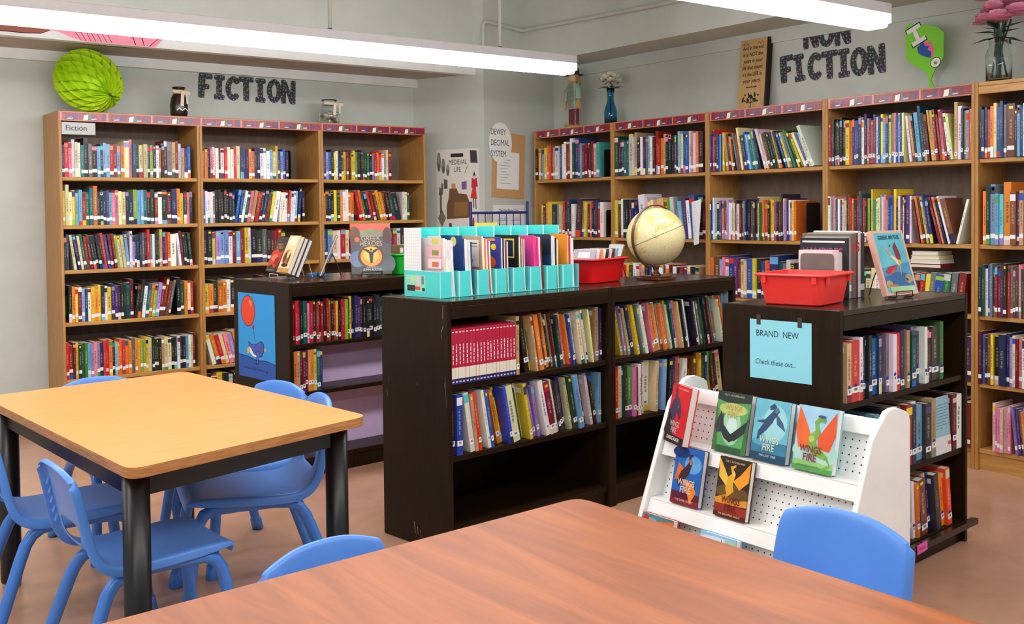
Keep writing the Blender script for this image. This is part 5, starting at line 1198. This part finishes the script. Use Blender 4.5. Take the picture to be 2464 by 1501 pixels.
m.poly([(.345, .38), (.41, .39), (.4, .46), (.35, .46)], e, (190, 40, 60)); m.poly([(.335, .30), (.40, .29), (.39, .39), (.36, .39)], e, (206, 50, 46)); m.poly([(.36, .22), (.37, .22), (.37, .3), (.36, .3)], e, (80, 80, 84)); m.poly([(.385, .21), (.395, .21), (.39, .3), (.38, .3)], e, (80, 80, 84)); m.poly([(.36, .47), (.39, .47), (.375, .52)], e, (40, 40, 44)); m.disc(.375, .465, .014, .016, e - .0001, (220, 190, 170), 10)
m.poly([(.01, .14), (.05, .21), (.09, .14), (.05, .06)], e, (120, 118, 96)); m.poly([(.01, -.0 + .004), (.085, .004), (.08, .06), (.01, .05)], e, (150, 110, 76)); m.poly([(.11, .004), (.16, .004), (.145, .1), (.125, .1)], e, (110, 34, 50)); m.disc(.135, .115, .012, .016, e, (226, 214, 200), 8); m.poly([(.22, .004), (.28, .01), (.29, .07)], e, (206, 140, 96)); m.poly([(.34, .01), (.38, .01), (.37, .14), (.355, .14)], e, (150, 60, 70))
build(m, 'printing', M_paper, mp)
FRT = frame(PFX, PFY, 0, PFA)
dc = tag(build(MB().box(0, -.0035, 0, .40, -.0005, .53, (206, 158, 106)), 'cardboard_sheet', M_paper, None, FRT @ frame(.074, -.001, 1.548) @ Matrix.Rotation(.045, 4, 'Y')), 'brown cardboard sheet with a white list about shelf numbers, on pillar front', 'notice')
m = MB().box(.06, -.0045, .07, .33, -.0037, .375, (240, 242, 240))
for j in range(10): m.box(.08, -.0049, .33 - j * .024, .092, -.0046, .334 - j * .024, (130, 140, 150)).box(.105, -.0049, .33 - j * .024, .105 + [.09, .11, .1, .12, .09, .07, .1, .09, .05, .13][j], -.0046, .3335 - j * .024, (130, 140, 150))
build(m, 'list_paper', M_paper, dc)
m = MB(); m.add([(x, -.0088, z) for x, z in [(p[0] * .155 * .9, p[1] * .165) for p in ell(0, 0, 1, 1, 28)]], [tuple(range(28))], (240, 242, 238)); m.add([(x, -.0072, z) for x, z in [(p[0] * .155 * .9, p[1] * .165) for p in ell(0, 0, 1, 1, 28)]], [tuple(range(28))[::-1]], (230, 232, 228))
for i in range(28):
    a, b = ell(0, 0, .1395, .165, 28)[i], ell(0, 0, .1395, .165, 28)[(i + 1) % 28]; m.add([(a[0], -.0088, a[1]), (b[0], -.0088, b[1]), (b[0], -.0072, b[1]), (a[0], -.0072, a[1])], [(3, 2, 1, 0)], (230, 232, 228))
ov = tag(build(m, 'oval_sign', M_paper, None, FRT @ frame(.185, 0, 1.985)), 'white rounded paper sign reading Dewey decimal system, overlapping brown cardboard', 'sign')
m = MB()
for j, s_ in enumerate(['DEWEY', 'DECIMAL', 'SYSTEM']): put_text(m, s_, -.118, .065 - j * .088, -.0092, .068, (60, 62, 66), width=.80)
build(m, 'lettering', M_paper, ov)
m = MB().box(0, -.0015, 0, .385, -.0005, .30, (238, 238, 240))
ff = tag(build(m, 'paper_sign', M_paper, None, FRT @ frame(.095, -.001, 1.18)), 'white sheet headed the five finger test, behind the navy wire rack', 'sign')
m = MB(); put_text(m, 'The Five Finger Test', .19, .245, -.0019, .034, (40, 40, 46), align='CENTER', width=.85, bold=.0006)
for x, z, c in [(.05, .17, (170, 196, 200)), (.22, .17, (186, 186, 214)), (.05, .12, (190, 206, 180)), (.22, .12, (170, 190, 220)), (.05, .07, (206, 190, 190)), (.22, .07, (186, 206, 206))]: m.box(x, -.0019, z, x + .12, -.0016, z + .012, c).box(x + .02, -.0019, z + .018, x + .10, -.0016, z + .024, c)
build(m, 'printing', M_paper, ff)
# navy wire rack
nr = thing('wire_rack', 'navy blue wire book rack standing in front of the pillar', 'rack', frame(4.27, 5.9, 0, 0))
for x in (0, .515): build(MB().tube([(x, 0, 0), (x, 0, 1.50)], .011, 10), 'upright', M_navy, nr)
for z in (1.42, 1.05, .68, .3):
    build(MB().tube([(0, 0, z), (.515, 0, z)], .009, 8), 'cross_bar', M_navy, nr)
for k in range(7):
    x = .064 + k * .064; build(MB().tube([(x, 0, 1.42), (x, 0, .3)], .0035, 6), 'thin_wire', M_navy, nr)
build(MB().box(-.02, -.17, 0, .02, .17, .02).box(.495, -.17, 0, .535, .17, .02), 'foot_bar', M_navy, nr)
o = tag(build(MB().box(0, -.002, 0, .20, 0, .11, (244, 230, 110)), 'yellow_card', M_paper, None, frame(4.29, 5.884, 1.24)), 'yellow card hanging on the navy wire rack', 'card')
# hanging white list, fiction shelf sign
o = tag(build(MB().add([(0, 0, .30), (.115, -.03, .32), (.02, .0, 0), (.095, -.035, .012), (.0, .001, .30), (.115, -.029, .32), (.02, .001, 0), (.095, -.034, .012)], [(2, 3, 1, 0), (4, 5, 7, 6), (0, 1, 5, 4), (2, 6, 7, 3), (0, 4, 6, 2), (1, 3, 7, 5)], (238, 240, 242)), 'hanging_list', M_paper, None, FB[1] @ frame(.80, -.012, 1.178)), 'white printed list hanging from the shelf edge behind the globe', 'notice')
m = MB()
for j in range(14): m.add([(.025 + j * .0005, -.0085 - .0003 * j, .275 - j * .016), (.055, -.0165, .277 - j * .016), (.055, -.0165, .2785 - j * .016), (.025 + j * .0005, -.0085 - .0003 * j, .2765 - j * .016)], [(0, 1, 2, 3)], (150, 156, 164))
build(m, 'printing', M_paper, o)
o = tag(build(MB().box(0, -.0012, 0, .21, 0, .078, (172, 174, 170)), 'shelf_sign', M_gloss, None, FA[0] @ frame(.0195, -.002, 1.955)), 'grey paper shelf sign reading fiction under the border paper', 'sign')
m = MB(); put_text(m, 'Fiction', .022, .026, -.0015, .05, (70, 70, 74), bold=.0004); build(m, 'lettering', M_paper, o)

# the rest of the shelved books, far away on the wall cases, as one
tag(build(MASS, 'book', M_print), 'hundreds of smaller spines filling the honey oak wall bookcases', 'book', kind='stuff')
for mm in list(bpy.data.meshes):
    if mm.users == 0: bpy.data.meshes.remove(mm)
